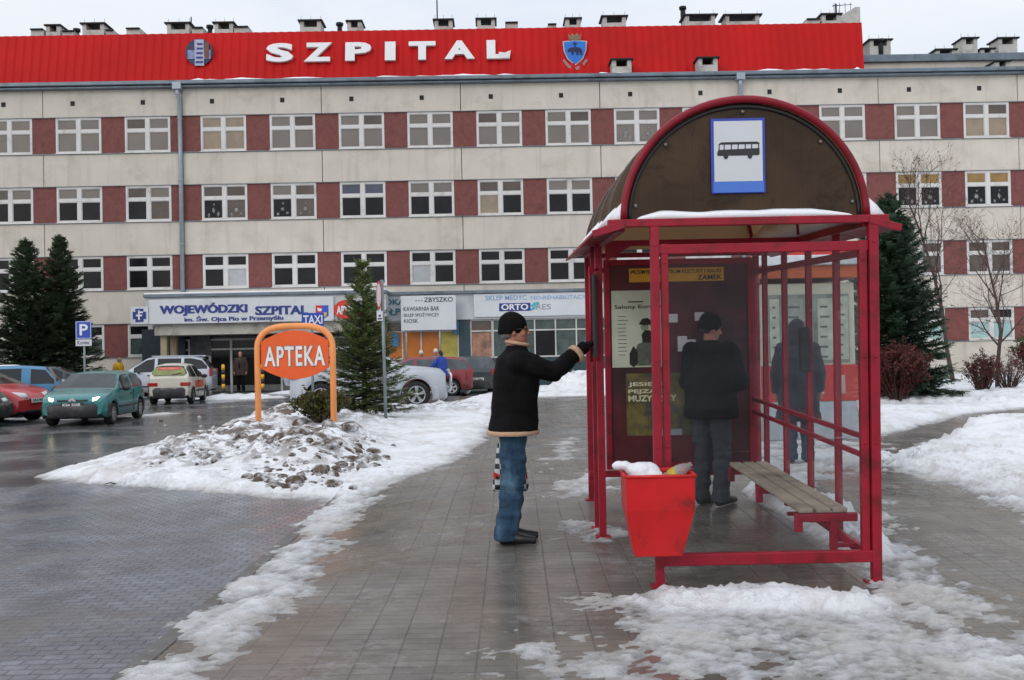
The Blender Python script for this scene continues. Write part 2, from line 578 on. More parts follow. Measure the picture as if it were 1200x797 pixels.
def sdist(P, X, Y):
    """signed distance to polygon, positive inside"""
    d = np.full(X.shape, 1e9); ins = np.zeros(X.shape, bool); n = len(P)
    for i in range(n):
        a, b = P[i], P[(i + 1) % n]
        ex, ey = b - a
        wx, wy = X - a[0], Y - a[1]
        t = np.clip((wx * ex + wy * ey) / (ex * ex + ey * ey + 1e-12), 0, 1)
        d = np.minimum(d, (wx - ex * t) ** 2 + (wy - ey * t) ** 2)
        c = (a[1] > Y) != (b[1] > Y)
        if abs(ey) > 1e-12:
            ins ^= c & (X < a[0] + ex * (Y - a[1]) / ey)
    d = np.sqrt(d)
    return np.where(ins, d, -d)


# (polygon, height, edge width, raggedness, offset, lumpiness)
PATCH = [
    (px_poly([(42, 554), (130, 531), (230, 511), (296, 490), (322, 474), (345, 468), (430, 470), (520, 476), (580, 456), (612, 452),
              (577, 498), (566, 522), (545, 540), (505, 556), (470, 568), (432, 584), (405, 600), (378, 597), (384, 583), (300, 577), (160, 566), (70, 559)]), .075, .35, .55, .0, .35),
    (px_poly([(450, 585), (405, 625), (372, 665), (352, 700), (335, 745), (275, 778), (235, 810), (90, 930), (-40, 930), (130, 797), (190, 745), (262, 690), (318, 640), (365, 596)]), .022, .24, 1.1, .04, .35),
    (px_poly([(715, 706), (790, 690), (880, 682), (980, 694), (1040, 688), (1085, 700), (1060, 728), (960, 730), (850, 726), (750, 722)]), .085, .34, .5, .0, .4),
    (px_poly([(590, 765), (700, 712), (900, 700), (1090, 690), (1200, 735), (1330, 800), (1330, 900), (640, 830), (580, 790)]), .014, .5, 1.5, .24, .4),
    (px_poly([(1022, 690), (1030, 600), (1045, 610), (1080, 650), (1120, 700), (1170, 740), (1300, 840), (1150, 860), (1080, 760), (1040, 720)]), .022, .35, 1.3, .02, .4),
    (px_poly([(1034, 547), (1100, 520), (1160, 497), (1200, 487), (1420, 470), (1420, 680), (1200, 618), (1150, 600), (1090, 578), (1045, 562)]), .08, .5, .7, .05, .4),
    (px_poly([(1000, 520), (1010, 470), (1100, 455), (1480, 440), (1480, 462), (1200, 479), (1130, 487), (1080, 499), (1035, 513)]), .12, .4, .4, .0, .3),
    (px_poly([(868, 590), (892, 577), (930, 585), (1000, 612), (1045, 640), (1052, 662), (1012, 668), (940, 628), (890, 603)]), .12, .14, .4, -.02, .7),
    (px_poly([(640, 640), (660, 622), (720, 620), (745, 634), (720, 645)]), .022, .15, 1.2, .3, .4),
    (px_poly([(640, 598), (660, 574), (700, 560), (740, 572), (720, 600)]), .022, .3, 1.2, .25, .4),
    (px_poly([(600, 572), (640, 520), (690, 500), (690, 545)]), .015, .4, 1.2, .6, .4),
    (np.array([(2.45, 10.6), (3.0, 10.2), (4.9, 12.4), (5.4, 15.9), (3.2, 16.2), (2.5, 13.5)]), .03, .5, 1.2, .1, .4),
    (np.array([(.4, 34.2), (3.6, 34.2), (5, 36.2), (3, 37.2), (0.2, 36.6)]), .10, .5, .5, .0, .4),
    (np.array([(.9, 40), (5.5, 39.5), (8, 41.5), (6, 44), (1.2, 43.2)]), .75, 1.6, .5, -.1, .35),
    (np.array([(5.6, 24), (40, 24), (40, 47.6), (9, 47.6), (6.5, 34)]), .2, .8, .35, -.1, .3),
    (np.array([(2.6, 19.5), (3.9, 19), (5.4, 22), (5.6, 34.8), (3.6, 34.6)]), .09, .5, .7, .05, .4),
    (np.array([(-40, 41.5), (-15.4, 42.6), (-15.0, 46.9), (-40, 46.9)]), .16, .6, .5, -.1, .3),
    (np.array([(-13.8, 38.9), (-12.0, 38.7), (-11.8, 39.9), (-13.6, 40.1)]), .14, .5, .5, .0, .4),
    (np.array([(-12.0, 38.2), (-9.8, 38.2), (-8.6, 39.4), (-9.5, 40.1), (-11.8, 39.7)]), .18, .5, .5, .0, .4),
    (np.array([(-10.8, 42.8), (-3.2, 42.2), (-3.0, 44.4), (-9.5, 45.2)]), .12, .5, .8, .1, .4),
    (np.array([(-20, 27.6), (-12.4, 26.6), (-11.6, 28.2), (-14, 30.8), (-20, 30.8)]), .03, .4, 1.2, .25, .4),
    (np.array([(-14.8, 31.2), (-12.3, 30.7), (-11.9, 32.7), (-14.5, 33.2)]), .03, .4, 1.2, .15, .4),
    (np.array([(-11.2, 27.5), (-10.5, 27.0), (-9.3, 29.6), (-10.3, 30.6)]), .03, .4, 1.2, .3, .4),
]


def mound(X, Y):
    """ploughed heap of snow and soil on the island"""
    h = .36 * sstep(11.6, 16.2, Y) * (1 - sstep(17.0, 20.5, Y)) * sstep(-6.7, -4.4, X) * (1 - sstep(-3.0, -1.7, X))
    h = h + .12 * np.exp(-((X + 2.75) ** 2 + (Y - 14.3) ** 2 * .6) / .5)
    h = h + .38 * np.exp(-((X + 4.6) ** 2 / 3.2 + (Y - 22.3) ** 2 / 2.4))
    h = h + .22 * np.exp(-((X + 2.1) ** 2 / 9 + (Y - 26.0) ** 2 / 1.2))
    h = h * (1 + 1.0 * (fbm(X * 1.6, Y * 1.6, 31) - .5))
    d = np.clip(h / .35, 0, 1)
    return h + d * (.24 * (fbm(X * 2.6, Y * 2.6, 32, 5) - .5) + .05 * (fbm(X * 11, Y * 11, 35, 3) - .5)), d


def bank(X, Y):
    """low bank of cleared snow on the right"""
    return .26 * np.exp(-((X - 8.0) ** 2 / 3.0 + (Y - 16.5) ** 2 / 3.0)) + .12 * np.exp(-((X - 5.2) ** 2 / 1.2 + (Y - 12.2) ** 2 / 1.0))


def snow_h(X, Y):
    base = np.where(X < KX - .09, ROAD_Z, np.where(Y > 36.3, ROAD_Z, G(X, Y)))
    best = np.full(X.shape, -.05)
    f1 = fbm(X * 2.2, Y * 2.2, 11, 5) - .5
    f2 = fbm(X * 8.0 + 2 * f1, Y * 6.0 + 2 * f1, 12, 6) - .5
    f3 = fbm(X * 5.5, Y * 5.5, 13, 4) - .5
    f4 = fbm(X * 24, Y * 24, 14, 3) - .5
    for P, H, e, rg, off, lump in PATCH:
        x0, y0 = P.min(0) - e * 2; x1, y1 = P.max(0) + e * 2
        k = (X > x0) & (X < x1) & (Y > y0) & (Y < y1)
        if not k.any(): continue
        sd = sdist(P, X[k], Y[k])
        c = np.clip(sd / e, -1.5, 1) - off + rg * (f1[k] * 1.7 + f2[k] * 1.5 + f4[k] * .9)
        cc = np.clip(c, 0, 1)
        h = np.where(c > 0, H * (.35 * cc + .65 * cc * cc) * (1 + lump * 2.2 * f3[k]) + cc * (.012 + .25 * H) * f4[k] * (1 + lump), np.maximum(c, -1) * .05)
        best[k] = np.maximum(best[k], h)
    md, dirt = mound(X, Y)
    on = sstep(0, .04, best)
    best = best + on * (md + bank(X, Y))
    return base, best, dirt


def snow_mesh():
    V, F, T, D = [], [], [], []
    off = 0
    for x0, x1, y0, y1, st in ((-7.6, 8.2, 3.6, 13.0, .028), (-8.2, 17, 13.0, 36.0, .075), (-42, 42, 36.0, 47.5, .26), (-22, -8.2, 26.0, 36.0, .15), (17, 42, 24, 36, .3), (8.2, 17, 3.6, 13, .12)):
        xs = np.arange(x0, x1 + st * .5, st); ys = np.arange(y0, y1 + st * .5, st)
        X, Y = np.meshgrid(xs, ys)
        base, h, dirt = snow_h(X, Y)
        keep = h > -.012
        nx = len(xs)
        q = keep[:-1, :-1] | keep[:-1, 1:] | keep[1:, :-1] | keep[1:, 1:]
        jj, ii = np.nonzero(q)
        i = jj * nx + ii
        f = np.stack([i, i + 1, i + nx + 1, i + nx], 1)
        used = np.unique(f); remap = np.full(X.size, -1); remap[used] = np.arange(len(used))
        V.append(np.stack([X.ravel(), Y.ravel(), (base + h).ravel()], 1)[used]); F.append(remap[f] + off)
        T.append(h.ravel()[used]); D.append(dirt.ravel()[used])
        off += len(used)
    V = np.concatenate(V); F = np.concatenate(F); T = np.concatenate(T); D = np.concatenate(D)
    me = bpy.data.meshes.new('snow')
    me.vertices.add(len(V)); me.vertices.foreach_set('co', V.astype('f').ravel())
    me.loops.add(F.size); me.loops.foreach_set('vertex_index', F.astype('i').ravel())
    me.polygons.add(len(F)); me.polygons.foreach_set('loop_start', np.arange(len(F), dtype='i') * 4)
    me.polygons.foreach_set('loop_total', np.full(len(F), 4, 'i'))
    me.polygons.foreach_set('use_smooth', np.ones(len(F), bool))
    me.update(); me.validate()
    for n, a in (('thick', T), ('soil', D)):
        at = me.attributes.new(n, 'FLOAT', 'POINT'); at.data.foreach_set('value', a.astype('f'))
    return me


def snow_mat():
    m, nt, bs, N, L = nodes('old snow')
    v = coord(nt)
    a = N.new('ShaderNodeAttribute'); a.attribute_name = 'thick'
    s = N.new('ShaderNodeAttribute'); s.attribute_name = 'soil'
    th = math_n(nt, 'ADD', a.outputs[2], math_n(nt, 'MULTIPLY', math_n(nt, 'SUBTRACT', noise(nt, 11, 8, .75, v), .5), .055))
    col = ramp(nt, th, [(.0, (.25, .245, .24)), (.012, (.46, .46, .465)), (.04, (.76, .77, .79)), (.10, (.86, .87, .90))])
    dn = ramp(nt, noise(nt, 1.3, 8, .72, v, .6), [(.46, 0.0), (.64, .6)])
    col = mixc(nt, dn, col, (.52, .48, .43))
    gr = ramp(nt, noise(nt, 38, 5, .75, v), [(.62, 0.0), (.70, .65)])
    gr = math_n(nt, 'MULTIPLY', gr, ramp(nt, noise(nt, .9, 4, .6, v), [(.42, 0.0), (.6, 1.0)]))
    col = mixc(nt, gr, col, (.16, .12, .09))
    sl = math_n(nt, 'MULTIPLY', s.outputs[2], ramp(nt, noise(nt, 3.4, 9, .72, v, .5), [(.46, 0.0), (.54, 1.0)]))
    col = mixc(nt, sl, col, ramp(nt, noise(nt, 20, 5, .7, v), [(.35, (.05, .035, .024)), (.7, (.20, .15, .105))]))
    L.new(col, bs.inputs['Base Color'])
    bs.inputs['Roughness'].default_value = .62
    bs.inputs['Subsurface Weight'].default_value = .0
    h = math_n(nt, 'ADD', math_n(nt, 'MULTIPLY', noise(nt, 22, 6, .7, v), 1.0), math_n(nt, 'MULTIPLY', noise(nt, 90, 3, .6, v), .3))
    L.new(bump(nt, h, .9, .026), bs.inputs['Normal'])
    return m


M_SNOW = snow_mat()
so_ = link('snow', snow_mesh()); so_.data.materials.append(M_SNOW); tag(so_, kind='stuff')
M_CAP = paint('fresh snow', (.84, .85, .88), .65, var=.04, bmp=.6, bscale=30)

# soil clods lying in the ploughed heap
M_SOIL = paint('frozen soil', (.085, .06, .042), .9, var=.5, dirt=(.72, .73, .76), dirt_amt=.42, scale=9, bmp=.8, bscale=40)


def clod_mesh():
    vs, fs = [], []
    bm = bmesh.new(); bmesh.ops.create_icosphere(bm, subdivisions=2, radius=1)
    bv = np.array([v.co[:] for v in bm.verts]); bf = [[v.index for v in f.verts] for f in bm.faces]; bm.free()
    r = np.random.RandomState(4)
    spots = []
    for i in range(900):
        t = r.rand()
        if t < .60:
            px, py = r.uniform(165, 440), 572 - abs(r.normal(0, 34))
        elif t < .8:
            px, py = r.normal(425, 25), r.normal(545, 22)
        else:
            px, py = r.normal(335, 45), r.normal(500, 14)
        if fbm(np.array([px * .022]), np.array([py * .05]), 77, 3)[0] < .47: continue
        if py > 573 + (px - 300) * .05 or py < 478 or px > 465: continue
        spots.append((px, py, min(.12, .028 * math.exp(r.normal(0, .6)))))
    spots += [(322, 570, .10), (346, 573, .06), (400, 545, .08), (426, 548, .09), (290, 560, .07), (352, 496, .15), (330, 512, .13), (437, 530, .11), (410, 500, .13), (385, 498, .12), (300, 535, .08), (255, 540, .08), (270, 520, .07)]
    # walk the lines of sight down to the heap's surface, all at once
    D = np.array([ray(px, py)[:] for px, py, _ in spots]); tt = np.full(len(spots), 5.0); live = np.ones(len(spots), bool)
    while live.any() and tt.max() < 60:
        P = np.array([0, 0, CAM_H]) + D * tt[:, None]
        bz, h, _ = snow_h(P[:, 0], P[:, 1])
        live = live & (P[:, 2] > bz + np.maximum(h, 0))
        tt = np.where(live, tt + .06, tt)
    P = np.array([0, 0, CAM_H]) + D * tt[:, None]
    for (px, py, s), q in zip(spots, P):
        p = Vector(q)
        sc = np.array([r.uniform(.8, 1.4), r.uniform(.8, 1.4), r.uniform(.5, .9)]) * s
        nv = bv * (1 + .55 * (fbm3(bv * 1.7 + r.rand() * 50, 3) - .5))[:, None] * sc
        a = r.rand() * 6.28; c, q = math.cos(a), math.sin(a)
        nv = np.stack([nv[:, 0] * c - nv[:, 1] * q, nv[:, 0] * q + nv[:, 1] * c, nv[:, 2]], 1) + np.array([p.x, p.y, p.z - s * .02])
        o = len(vs); vs += nv.tolist(); fs += [[o + k for k in f] for f in bf]
    me = bpy.data.meshes.new('soil_clods'); me.from_pydata(vs, [], fs); me.materials.append(M_SOIL)
    me.update()
    return me


cl_ = link('soil_clods', clod_mesh()); tag(cl_, kind='stuff')
# ------------------------------------------------------------------ hospital
FY, FR = 48.5, .0125
FM = Matrix.Translation((0, FY, ROAD_Z)) @ Matrix.Rotation(FR, 4, 'Z')
FMi = FM.inverted()


def fac(px, py, v=0.0):
    """pixel -> (u, z) on the facade plane shifted by v (negative: towards the street)"""
    o = FMi @ Vector((0, 0, CAM_H)); d = FMi.to_3x3() @ ray(px, py)
    t = (v - o.y) / d.y
    p = o + d * t
    return p.x, p.z


M_CREAM = paint('cream pebbledash', sr(200, 193, 181), .9, var=.07, dirt=sr(174, 165, 150), dirt_amt=.25, scale=.9, bmp=.5, bscale=28)
_nt = M_CREAM.node_tree; _bs = _nt.nodes['Principled BSDF']; _src = _bs.inputs['Base Color'].links[0].from_socket
_st = ramp(_nt, noise(_nt, 1.0, 6, .65, coord(_nt, 'Object', (2.2, 1, .16))), [(.54, 0.0), (.72, .45)])      # rain streaks
_nt.links.new(mixc(_nt, _st, _src, sr(158, 150, 138)), _bs.inputs['Base Color'])
M_BRICK = paint('dark red cladding', sr(118, 68, 63), .8, var=.14, dirt=sr(96, 54, 51), dirt_amt=.3, scale=5, bmp=.4, bscale=40)
M_WFRAME = paint('white window frame', sr(205, 203, 200), .5, var=.06, dirt=sr(150, 145, 138), dirt_amt=.2, scale=1.5)
M_LEDGE = paint('blue grey sheet metal', sr(110, 122, 132), .45, .4, var=.15, dirt=sr(80, 85, 88), dirt_amt=.3, scale=2)
M_DARK = paint('dark void', (.012, .012, .013), .8)
M_PLASTER = paint('pale plaster', sr(186, 182, 172), .85, var=.12, dirt=sr(120, 112, 100), dirt_amt=.35, scale=1.3, bmp=.3)
M_ROOF = paint('roof felt', (.06, .06, .065), .85, var=.3)
PANE = {
    'curtain': paint('pane with grey blind', sr(112, 104, 96), .12, var=.12, scale=.6, spec=.6),
    'beige': paint('pane with beige curtain', sr(140, 124, 104), .15, var=.22, scale=1.4, spec=.6),
    'dark': glass_dark('pane of a dark room', (.012, .012, .014), .06),
    'dim': paint('pane with painted dim reflections', sr(78, 66, 58), .1, var=.35, scale=1.1, spec=.6),  # brownish base colour stands in for dim reflections
    'blue': paint('pane with painted blue reflection', sr(66, 72, 90), .1, var=.3, scale=1.0, spec=.6),  # the reflection's blue is put into the base colour
    'ochre': paint('pane with ochre blind', sr(142, 112, 62), .3, var=.2, scale=2),
    'teal': paint('pane with pale teal film', sr(150, 180, 178), .3, var=.12, scale=1.2),
    'white': paint('pane with white net', sr(165, 168, 170), .3, var=.12, scale=2),
    'stripe': paint('pane with vertical blind', sr(70, 82, 80), .2, var=.4, scale=3),
}
PK = list(PANE); PM = [PANE[k] for k in PK]

hosp = empty('hospital', (0, FY, ROAD_Z), FR, 'four storey cream hospital with dark red cladding between white windows and a red roof screen', 'hospital')

U0, U1 = -34.0, 34.0
zrow = []     # (bottom, top) of the four window bands
for pb, pt in ((180, 138), (261, 219), (341, 301), (419.5, 381)):
    zrow.append((fac(92, pb)[1], fac(92, pt)[1]))
z_eave = fac(92, 106)[1]; z_eave_top = fac(92, 97)[1]
seams = [fac(51 + 163.4 * k, 200)[0] for k in range(-3, 13)]

wall = MB()
wall.box(U0, U1, .22, 13, -.3, z_eave_top - .1, 1)            # core behind the panels
levels = [(zrow[0][1] + .02, z_eave), (zrow[1][1] + .02, zrow[0][0] - .05), (zrow[2][1] + .02, zrow[1][0] - .05), (zrow[3][1] + .02, zrow[2][0] - .05), (-.3, zrow[3][0] - .05)]
for z0, z1 in levels:
    ed = [U0] + [u for u in seams if U0 < u < U1] + [U1]
    for a, b in zip(ed[:-1], ed[1:]):
        wall.box(a + .016, b - .016, 0, .221, z0, z1, 0)
wall.build('wall', [M_CREAM, M_DARK], hosp, bevel=.012)

lg = MB()
for zb, zt in zrow:
    lg.box(U0, U1, -.05, .2, zb - .048, zb - .01)
    lg.box(U0, U1, -.02, .2, zt - .0, zt + .018)
lg.build('ledge', M_LEDGE, hosp)

# ventilation holes under the eaves
for i in range(-5, 20):
    for off in (12, 93):
        u, z = fac(off - 8 + 163.4 * i + 82 * 0, 118)
        z = z_eave - .62
        if u < U0 + .5 or u > U1 - .5: continue
        vh = MB(); vh.box(u - .1, u + .1, -.012, .02, z - .11, z + .11); vh.build('vent_opening', M_DARK, hosp)

# windows -------------------------------------------------------------------
PX = [65, 146, 235, 316, 397, 477.5, 558.5, 639.5, 720, 800.5, 881.5, 961, 1049, 1130, 1219, 1300]
PX = [-178, -97, -16] + PX
win_u = [(fac(p, 158)[0], fac(p + 53.3, 158)[0]) for p in PX]


def pick(row, i):
    p = PX[i]
    if row == 0:
        if p == 235: return ['beige'] * 4
        if p == 1130: return ['curtain', 'dim', 'beige', 'beige']
        return [rnd.choice(['curtain', 'curtain', 'dim']) for _ in range(2)] + ['curtain', 'curtain']
    if row == 1:
        if p in (1049, 1130): return ['ochre', 'ochre', 'dark', 'dark']
        if p == 961: return ['ochre', 'ochre', 'beige', 'dim']
        if p in (397,): return ['blue', 'blue', 'dark', 'dark']
        if p == 558.5: return ['dim', 'dim', 'beige', 'dark']
        return [rnd.choice(['dim', 'dark', 'curtain']), rnd.choice(['curtain', 'dim']), 'dark', rnd.choice(['dark', 'dark', 'dim'])]
    if row == 2:
        if p == 235: return ['dark', 'dark', 'dark', 'white']
        if p in (477.5,): return ['dark', 'dark', 'white', 'dark']
        if p in (1049, 1130): return ['dim', 'dim', 'dim', 'dim']
        return ['dark'] * 4
    if p > 900: return ['dim', 'dark', 'teal', 'teal']
    return ['dark', 'dark', 'stripe', 'stripe']


def window(u0, u1, z0, z1, kinds, snowflakes=False):
    f = MB()
    w = .085; mid = (u0 + u1) / 2; H = z1 - z0
    zt = z0 + H * .62
    y0, y1 = .03, .12
    f.box(u0, u1, y0, y1, z0, z0 + w); f.box(u0, u1, y0, y1, z1 - w, z1)
    f.box(u0, u0 + w, y0 + .002, y1, z0 + w, z1 - w); f.box(u1 - w, u1, y0 + .002, y1, z0 + w, z1 - w)
    f.box(mid - w * 1.1, mid + w * 1.1, y0 - .01, y1, z0 + w, z1 - w)
    for a, b in ((u0 + w, mid - w * 1.1), (mid + w * 1.1, u1 - w)):
        f.box(a, b, y0 + .002, y1, zt - .07, zt + .07)
        for q, r_ in ((z0 + w, zt - .07), (zt + .07, z1 - w)):
            t = .03
            f.box(a, a + t, y0 + .02, y1, q, r_); f.box(b - t, b, y0 + .02, y1, q, r_)
            f.box(a + t, b - t, y0 + .02, y1, q, q + t); f.box(a + t, b - t, y0 + .02, y1, r_ - t, r_)
    o = f.build('window', M_WFRAME, hosp)
    g = MB()
    for k, (a, b, q, r_) in enumerate(((u0 + w, mid - w, zt, z1 - w), (mid + w, u1 - w, zt, z1 - w), (u0 + w, mid - w, z0 + w, zt), (mid + w, u1 - w, z0 + w, zt))):
        g.box(a + .005, b - .005, .085, .1, q, r_, PK.index(kinds[k]))
    g.build('pane', PM, o)
    s = MB(); s.box(u0 - .03, u1 + .03, -.075, .03, z0 - .03, z0 - .004); s.build('sill', M_WFRAME, o)
    if snowflakes:
        for a, b in ((u0 + w, mid - w), (mid + w, u1 - w)):
            c = (a + b) / 2
            for dx, dz, R in ((0, .48, .15), (-.22, .25, .10), (.22, .3, .10), (.02, .75, .06)):
                R *= rnd.uniform(.75, 1.15); d = MB()
                for kk in range(3):
                    aa = kk * PI / 3 + rnd.random()
                    d.bar((c + dx - R * math.cos(aa), .078, z0 + dz - R * math.sin(aa)), (c + dx + R * math.cos(aa), .078, z0 + dz + R * math.sin(aa)), .045, .004)
                d.lathe([(R * .55, 0), (R * .55, .004)], lambda x, y, h, c=c, dx=dx, dz=dz: (c + dx + x, .08 - h, z0 + dz + y), 10, sm=False)
                d.build('paper_snowflake', paint('cut paper', (.35, .35, .36), .9), o)


bank_rng = {}
for r, (zb, zt) in enumerate(zrow):
    for i, (a, b) in enumerate(win_u):
        if r == 3 and -15 < a < 10.5: continue              # behind the shops
        window(a, b, zb, zt, pick(r, i), (r == 1 and PX[i] in (-97, 235, 316, 1049, 1130, 1219)) or (r == 0 and PX[i] in (720,)))
        if i + 1 < len(win_u):
            c = win_u[i + 1][0]
            p = MB(); p.box(b + .01, c - .01, .05, .2, zb - .008, zt); p.build('brick_panel', M_BRICK, hosp)

# eaves gutter, downpipes
g = MB()
g.box(U0, U1, -.32, .3, z_eave, z_eave + .10); g.box(U0, U1, -.45, -.2, z_eave + .12, z_eave + .26); g.box(U0, U1, -.22, 1.5, z_eave + .262, z_eave + .36)
g.build('gutter', M_LEDGE, hosp, bevel=.03)
for p in (212, 868):
    u, _ = fac(p, 200)
    d = MB()
    d.box(u - .2, u + .2, -.5, -.12, z_eave - .12, z_eave + .2)
    d.tube([(u, -.35, z_eave - .05), (u, -.33, z_eave - .35), (u + .03, -.14, z_eave - .6), (u + .03, -.12, z_eave - 3), (u + .03, -.12, 4.3)], .105, 10)
    for z in (z_eave - 1.5, z_eave - 4.4, z_eave - 7.4): d.tube([(u + .03, -.12, z), (u + .03, -.12, z + .06)], .13, 10)
    d.build('downpipe', paint('pale zinc', sr(150, 160, 168), .4, .3, var=.12), hosp)

# roof: deck, snow strip, red screen, rear parapet, chimneys
rf = MB(); rf.box(U0, U1, .3, 13, z_eave_top - .1, z_eave_top + .02)
roof = rf.build('roof', M_ROOF, hosp)
for a, b in ((200, 290), (205, 420), (470, 640), (690, 740), (845, 1000), (1000, 1015), (420, 520)):
    ua, ub = fac(a, 97)[0], fac(b, 97)[0]
    n = 14
    snq = MB(); snq.tube([(ua + (ub - ua) * t / n, .2 + .1 * math.sin(t), z_eave + .36) for t in range(n + 1)], [.03 + .13 * math.sin(PI * t / n) * rnd.uniform(.6, 1.2) for t in range(n + 1)], 8); snq.build('roof_snow', M_CAP, roof)

RV = 1.3      # the red screen stands back from the eaves
ur, zr_top = fac(1009, 27, RV + .6); _, zr_bot = fac(1012, 84.5, RV)
zr_bot = max(zr_bot, z_eave_top + .3)
ub = fac(1012.5, 84, RV)[0]


def red_mat():
    m, nt, bs, N, L = nodes('red corrugated sheet')
    v = coord(nt)
    col = ramp(nt, noise(nt, .35, 5, .6, v), [(.3, sr(172, 11, 11)), (.7, sr(192, 15, 14))])
    st = noise(nt, 1.0, 6, .7, coord(nt, 'Object', (5, 1, .12)))
    col = mixc(nt, ramp(nt, st, [(.55, 0.0), (.75, .4)]), col, sr(170, 16, 16))
    L.new(col, bs.inputs['Base Color']); bs.inputs['Roughness'].default_value = .6; bs.inputs['Specular IOR Level'].default_value = .2
    return m


M_RED = red_mat()
sc = MB()
n = int((ub - U0) / .105); top = []; bot = []
for i in range(n + 1):
    u = U0 + (ub - U0) * i / n
    ph = [0, 0, .04, .04][i % 4]
    ut = u + (ur - ub) * max(0, (u - (ub - 3)) / 3)
    bot.append((u, RV - ph, zr_bot)); top.append((ut, RV + .55 - ph, zr_top))
sc.add(bot + top + [(p[0], p[1] + .06, p[2]) for p in bot] + [(p[0], p[1] + .06, p[2]) for p in top],
       [(i, i + 1, n + 2 + i, n + 1 + i) for i in range(n)] + [(2 * (n + 1) + i, 3 * (n + 1) + i, 3 * (n + 1) + i + 1, 2 * (n + 1) + i + 1) for i in range(n)]
       + [(n + 1 + i, n + 2 + i, 3 * n + 4 + i, 3 * n + 3 + i) for i in range(n)])
sc.box(U0, ub, RV + .6, RV + .7, zr_bot + .1, zr_top - .1)
sc.build('roof_screen', M_RED, roof, recalc=False)
st = MB()
u = U0 + .5
while u < ub:
    st.bar((u, RV + .2, z_eave_top), (u, RV + .2, zr_bot + .2), .1, .1); st.bar((u, RV + .4, zr_bot), (u, RV + 2.2, z_eave_top), .08, .08); u += 2.4
st.box(U0, ub, RV + .35, RV + .45, z_eave_top, zr_bot + .25)
st.build('screen_support', M_DARK, roof)
# rear wing beyond the screen
PV = 5.0
u0r = fac(1000, 70, PV)[0]; za = fac(1100, 85, PV)[1]; zb_ = fac(1100, 72.5, PV)[1]; zc = fac(1100, 64, PV)[1]
rw = MB(); rw.box(u0r, U1, PV, PV + 7, za - 1, zb_, 0); rw.box(u0r, U1, PV - .2, PV + 7, zb_, zc, 1)
rw.build('rear_parapet', [M_CREAM, M_LEDGE], roof, bevel=.02)

CH = [(36, 51, 34, 46), (52, 72, 29, 46), (73, 87, 36, 46), (94, 124, 27, 46), (124, 133, 35, 46), (148, 164, 33, 46), (193, 224, 26.5, 46), (225, 238, 32, 46), (249, 275, 26, 45), (274, 291, 31, 45),
      (349, 378, 23.5, 42), (405, 425, 24, 40), (507, 532, 22.5, 38), (557, 582, 21.5, 38), (592, 607, 26, 36), (642, 652, 28, 36), (661, 682, 21, 36), (704, 736, 18.5, 36), (800, 841, 17, 34), (847, 893, 17, 34), (945, 961, 22, 32), (961, 987, 16, 32),
      (1017, 1046, 46, 70), (1095, 1122, 57.5, 70), (1126, 1147, 44, 70), (1148, 1167, 56.5, 70), (1168, 1194, 44, 70)]
M_CHIM = paint('chimney plaster', sr(186, 184, 178), .9, var=.12, dirt=sr(120, 116, 110), dirt_amt=.25, scale=2.5)


def chimney(x0, x1, yt, yb, v, flat=False):
    a, z1 = fac(x0, yt, v); b, _ = fac(x1, yt, v); _, z0 = fac((x0 + x1) / 2, yb, v)
    m = MB(); w = b - a; e = min(.14, w * .08); H = z1 - z0
    cap = .075
    if flat or w < .75:
        m.box(a, b, v, v + .9, z0 - .4, z1 - .001, 0)
    else:
        hb = z1 - cap - .30
        m.box(a + e, b - e, v, v + 1.1, z0 - .4, hb, 0)
        m.box(a + e, a + e + .2, v + .001, v + 1.1, hb, z1 - cap); m.box(b - e - .2, b - e, v + .001, v + 1.1, hb, z1 - cap)
    m.box(a, b, v - .12, v + 1.2, z1 - cap, z1, 1)
    if not flat and w > .9:
        for k in range(3):
            q = a + w * (.1 + .4 * k); m.tube([(q, v + .2, z1), (q, v + .2, z1 + .28)], .012, 4, 1)
    o = m.build('chimney', [M_CHIM, M_DARK], roof, bevel=.015)
    return o


for i, c in enumerate(CH):
    chimney(*c, 5.2 if c[0] < 1000 else PV + 1.5, flat=c[0] in (36, 73, 124, 148, 592, 225, 274, 642))
for c in ((715, 742, 69, 93), (816, 843, 67, 91), (1165, 1185, 71, 90)):
    chimney(*c, .5 if c[0] < 1100 else 3.0)
m = MB()                                                  # slanted wall at the right end
a, z1 = fac(996, 8, 6); b, _ = fac(1008, 7, 6); c, z0 = fac(977, 30, 6)
m.prism([(c, z0 - 1), (b, z0 - 1), (b, z1), (b - .25, z1), (c, z0 + .3)], lambda x, y, d: (x, 6 + d, y), 0, 1.2)
m.build('slanted_parapet', M_CHIM, roof, bevel=.02)
m = MB()
u, z = fac(980, 26, 6.5)
m.tube([(u, 6.5, z - .5), (u, 6.5, z + 1.0)], .05, 6)
for k in range(4): m.bar((u - .2, 6.5, z + .9 - .01 * k), (u + .9, 6.5, z + .95), .02, .02); m.tube([(u - .1 + .3 * k, 6.5, z + .4), (u - .1 + .3 * k, 6.5, z + 1.05)], .015, 4)
m.build('aerial', M_DARK, roof)
for px, y0, y1 in ((512, 0, 23), (224, 20, 40), (800, 8, 20), (1032, 46, 60), (90, 34, 44), (398, 27, 40), (246, 30, 44)):
    u, z1 = fac(px, y0, 6.5); _, z0 = fac(px, y1, 6.5)
    m = MB(); m.tube([(u, 6.5, z0 - .4), (u, 6.5, z1)], .035 if y1 - y0 > 14 else .13, 6)
    if y1 - y0 <= 14: m.tube([(u, 6.5, z1 - .15), (u, 6.5, z1)], .2, 8)
    m.build('roof_pipe', M_DARK, roof)

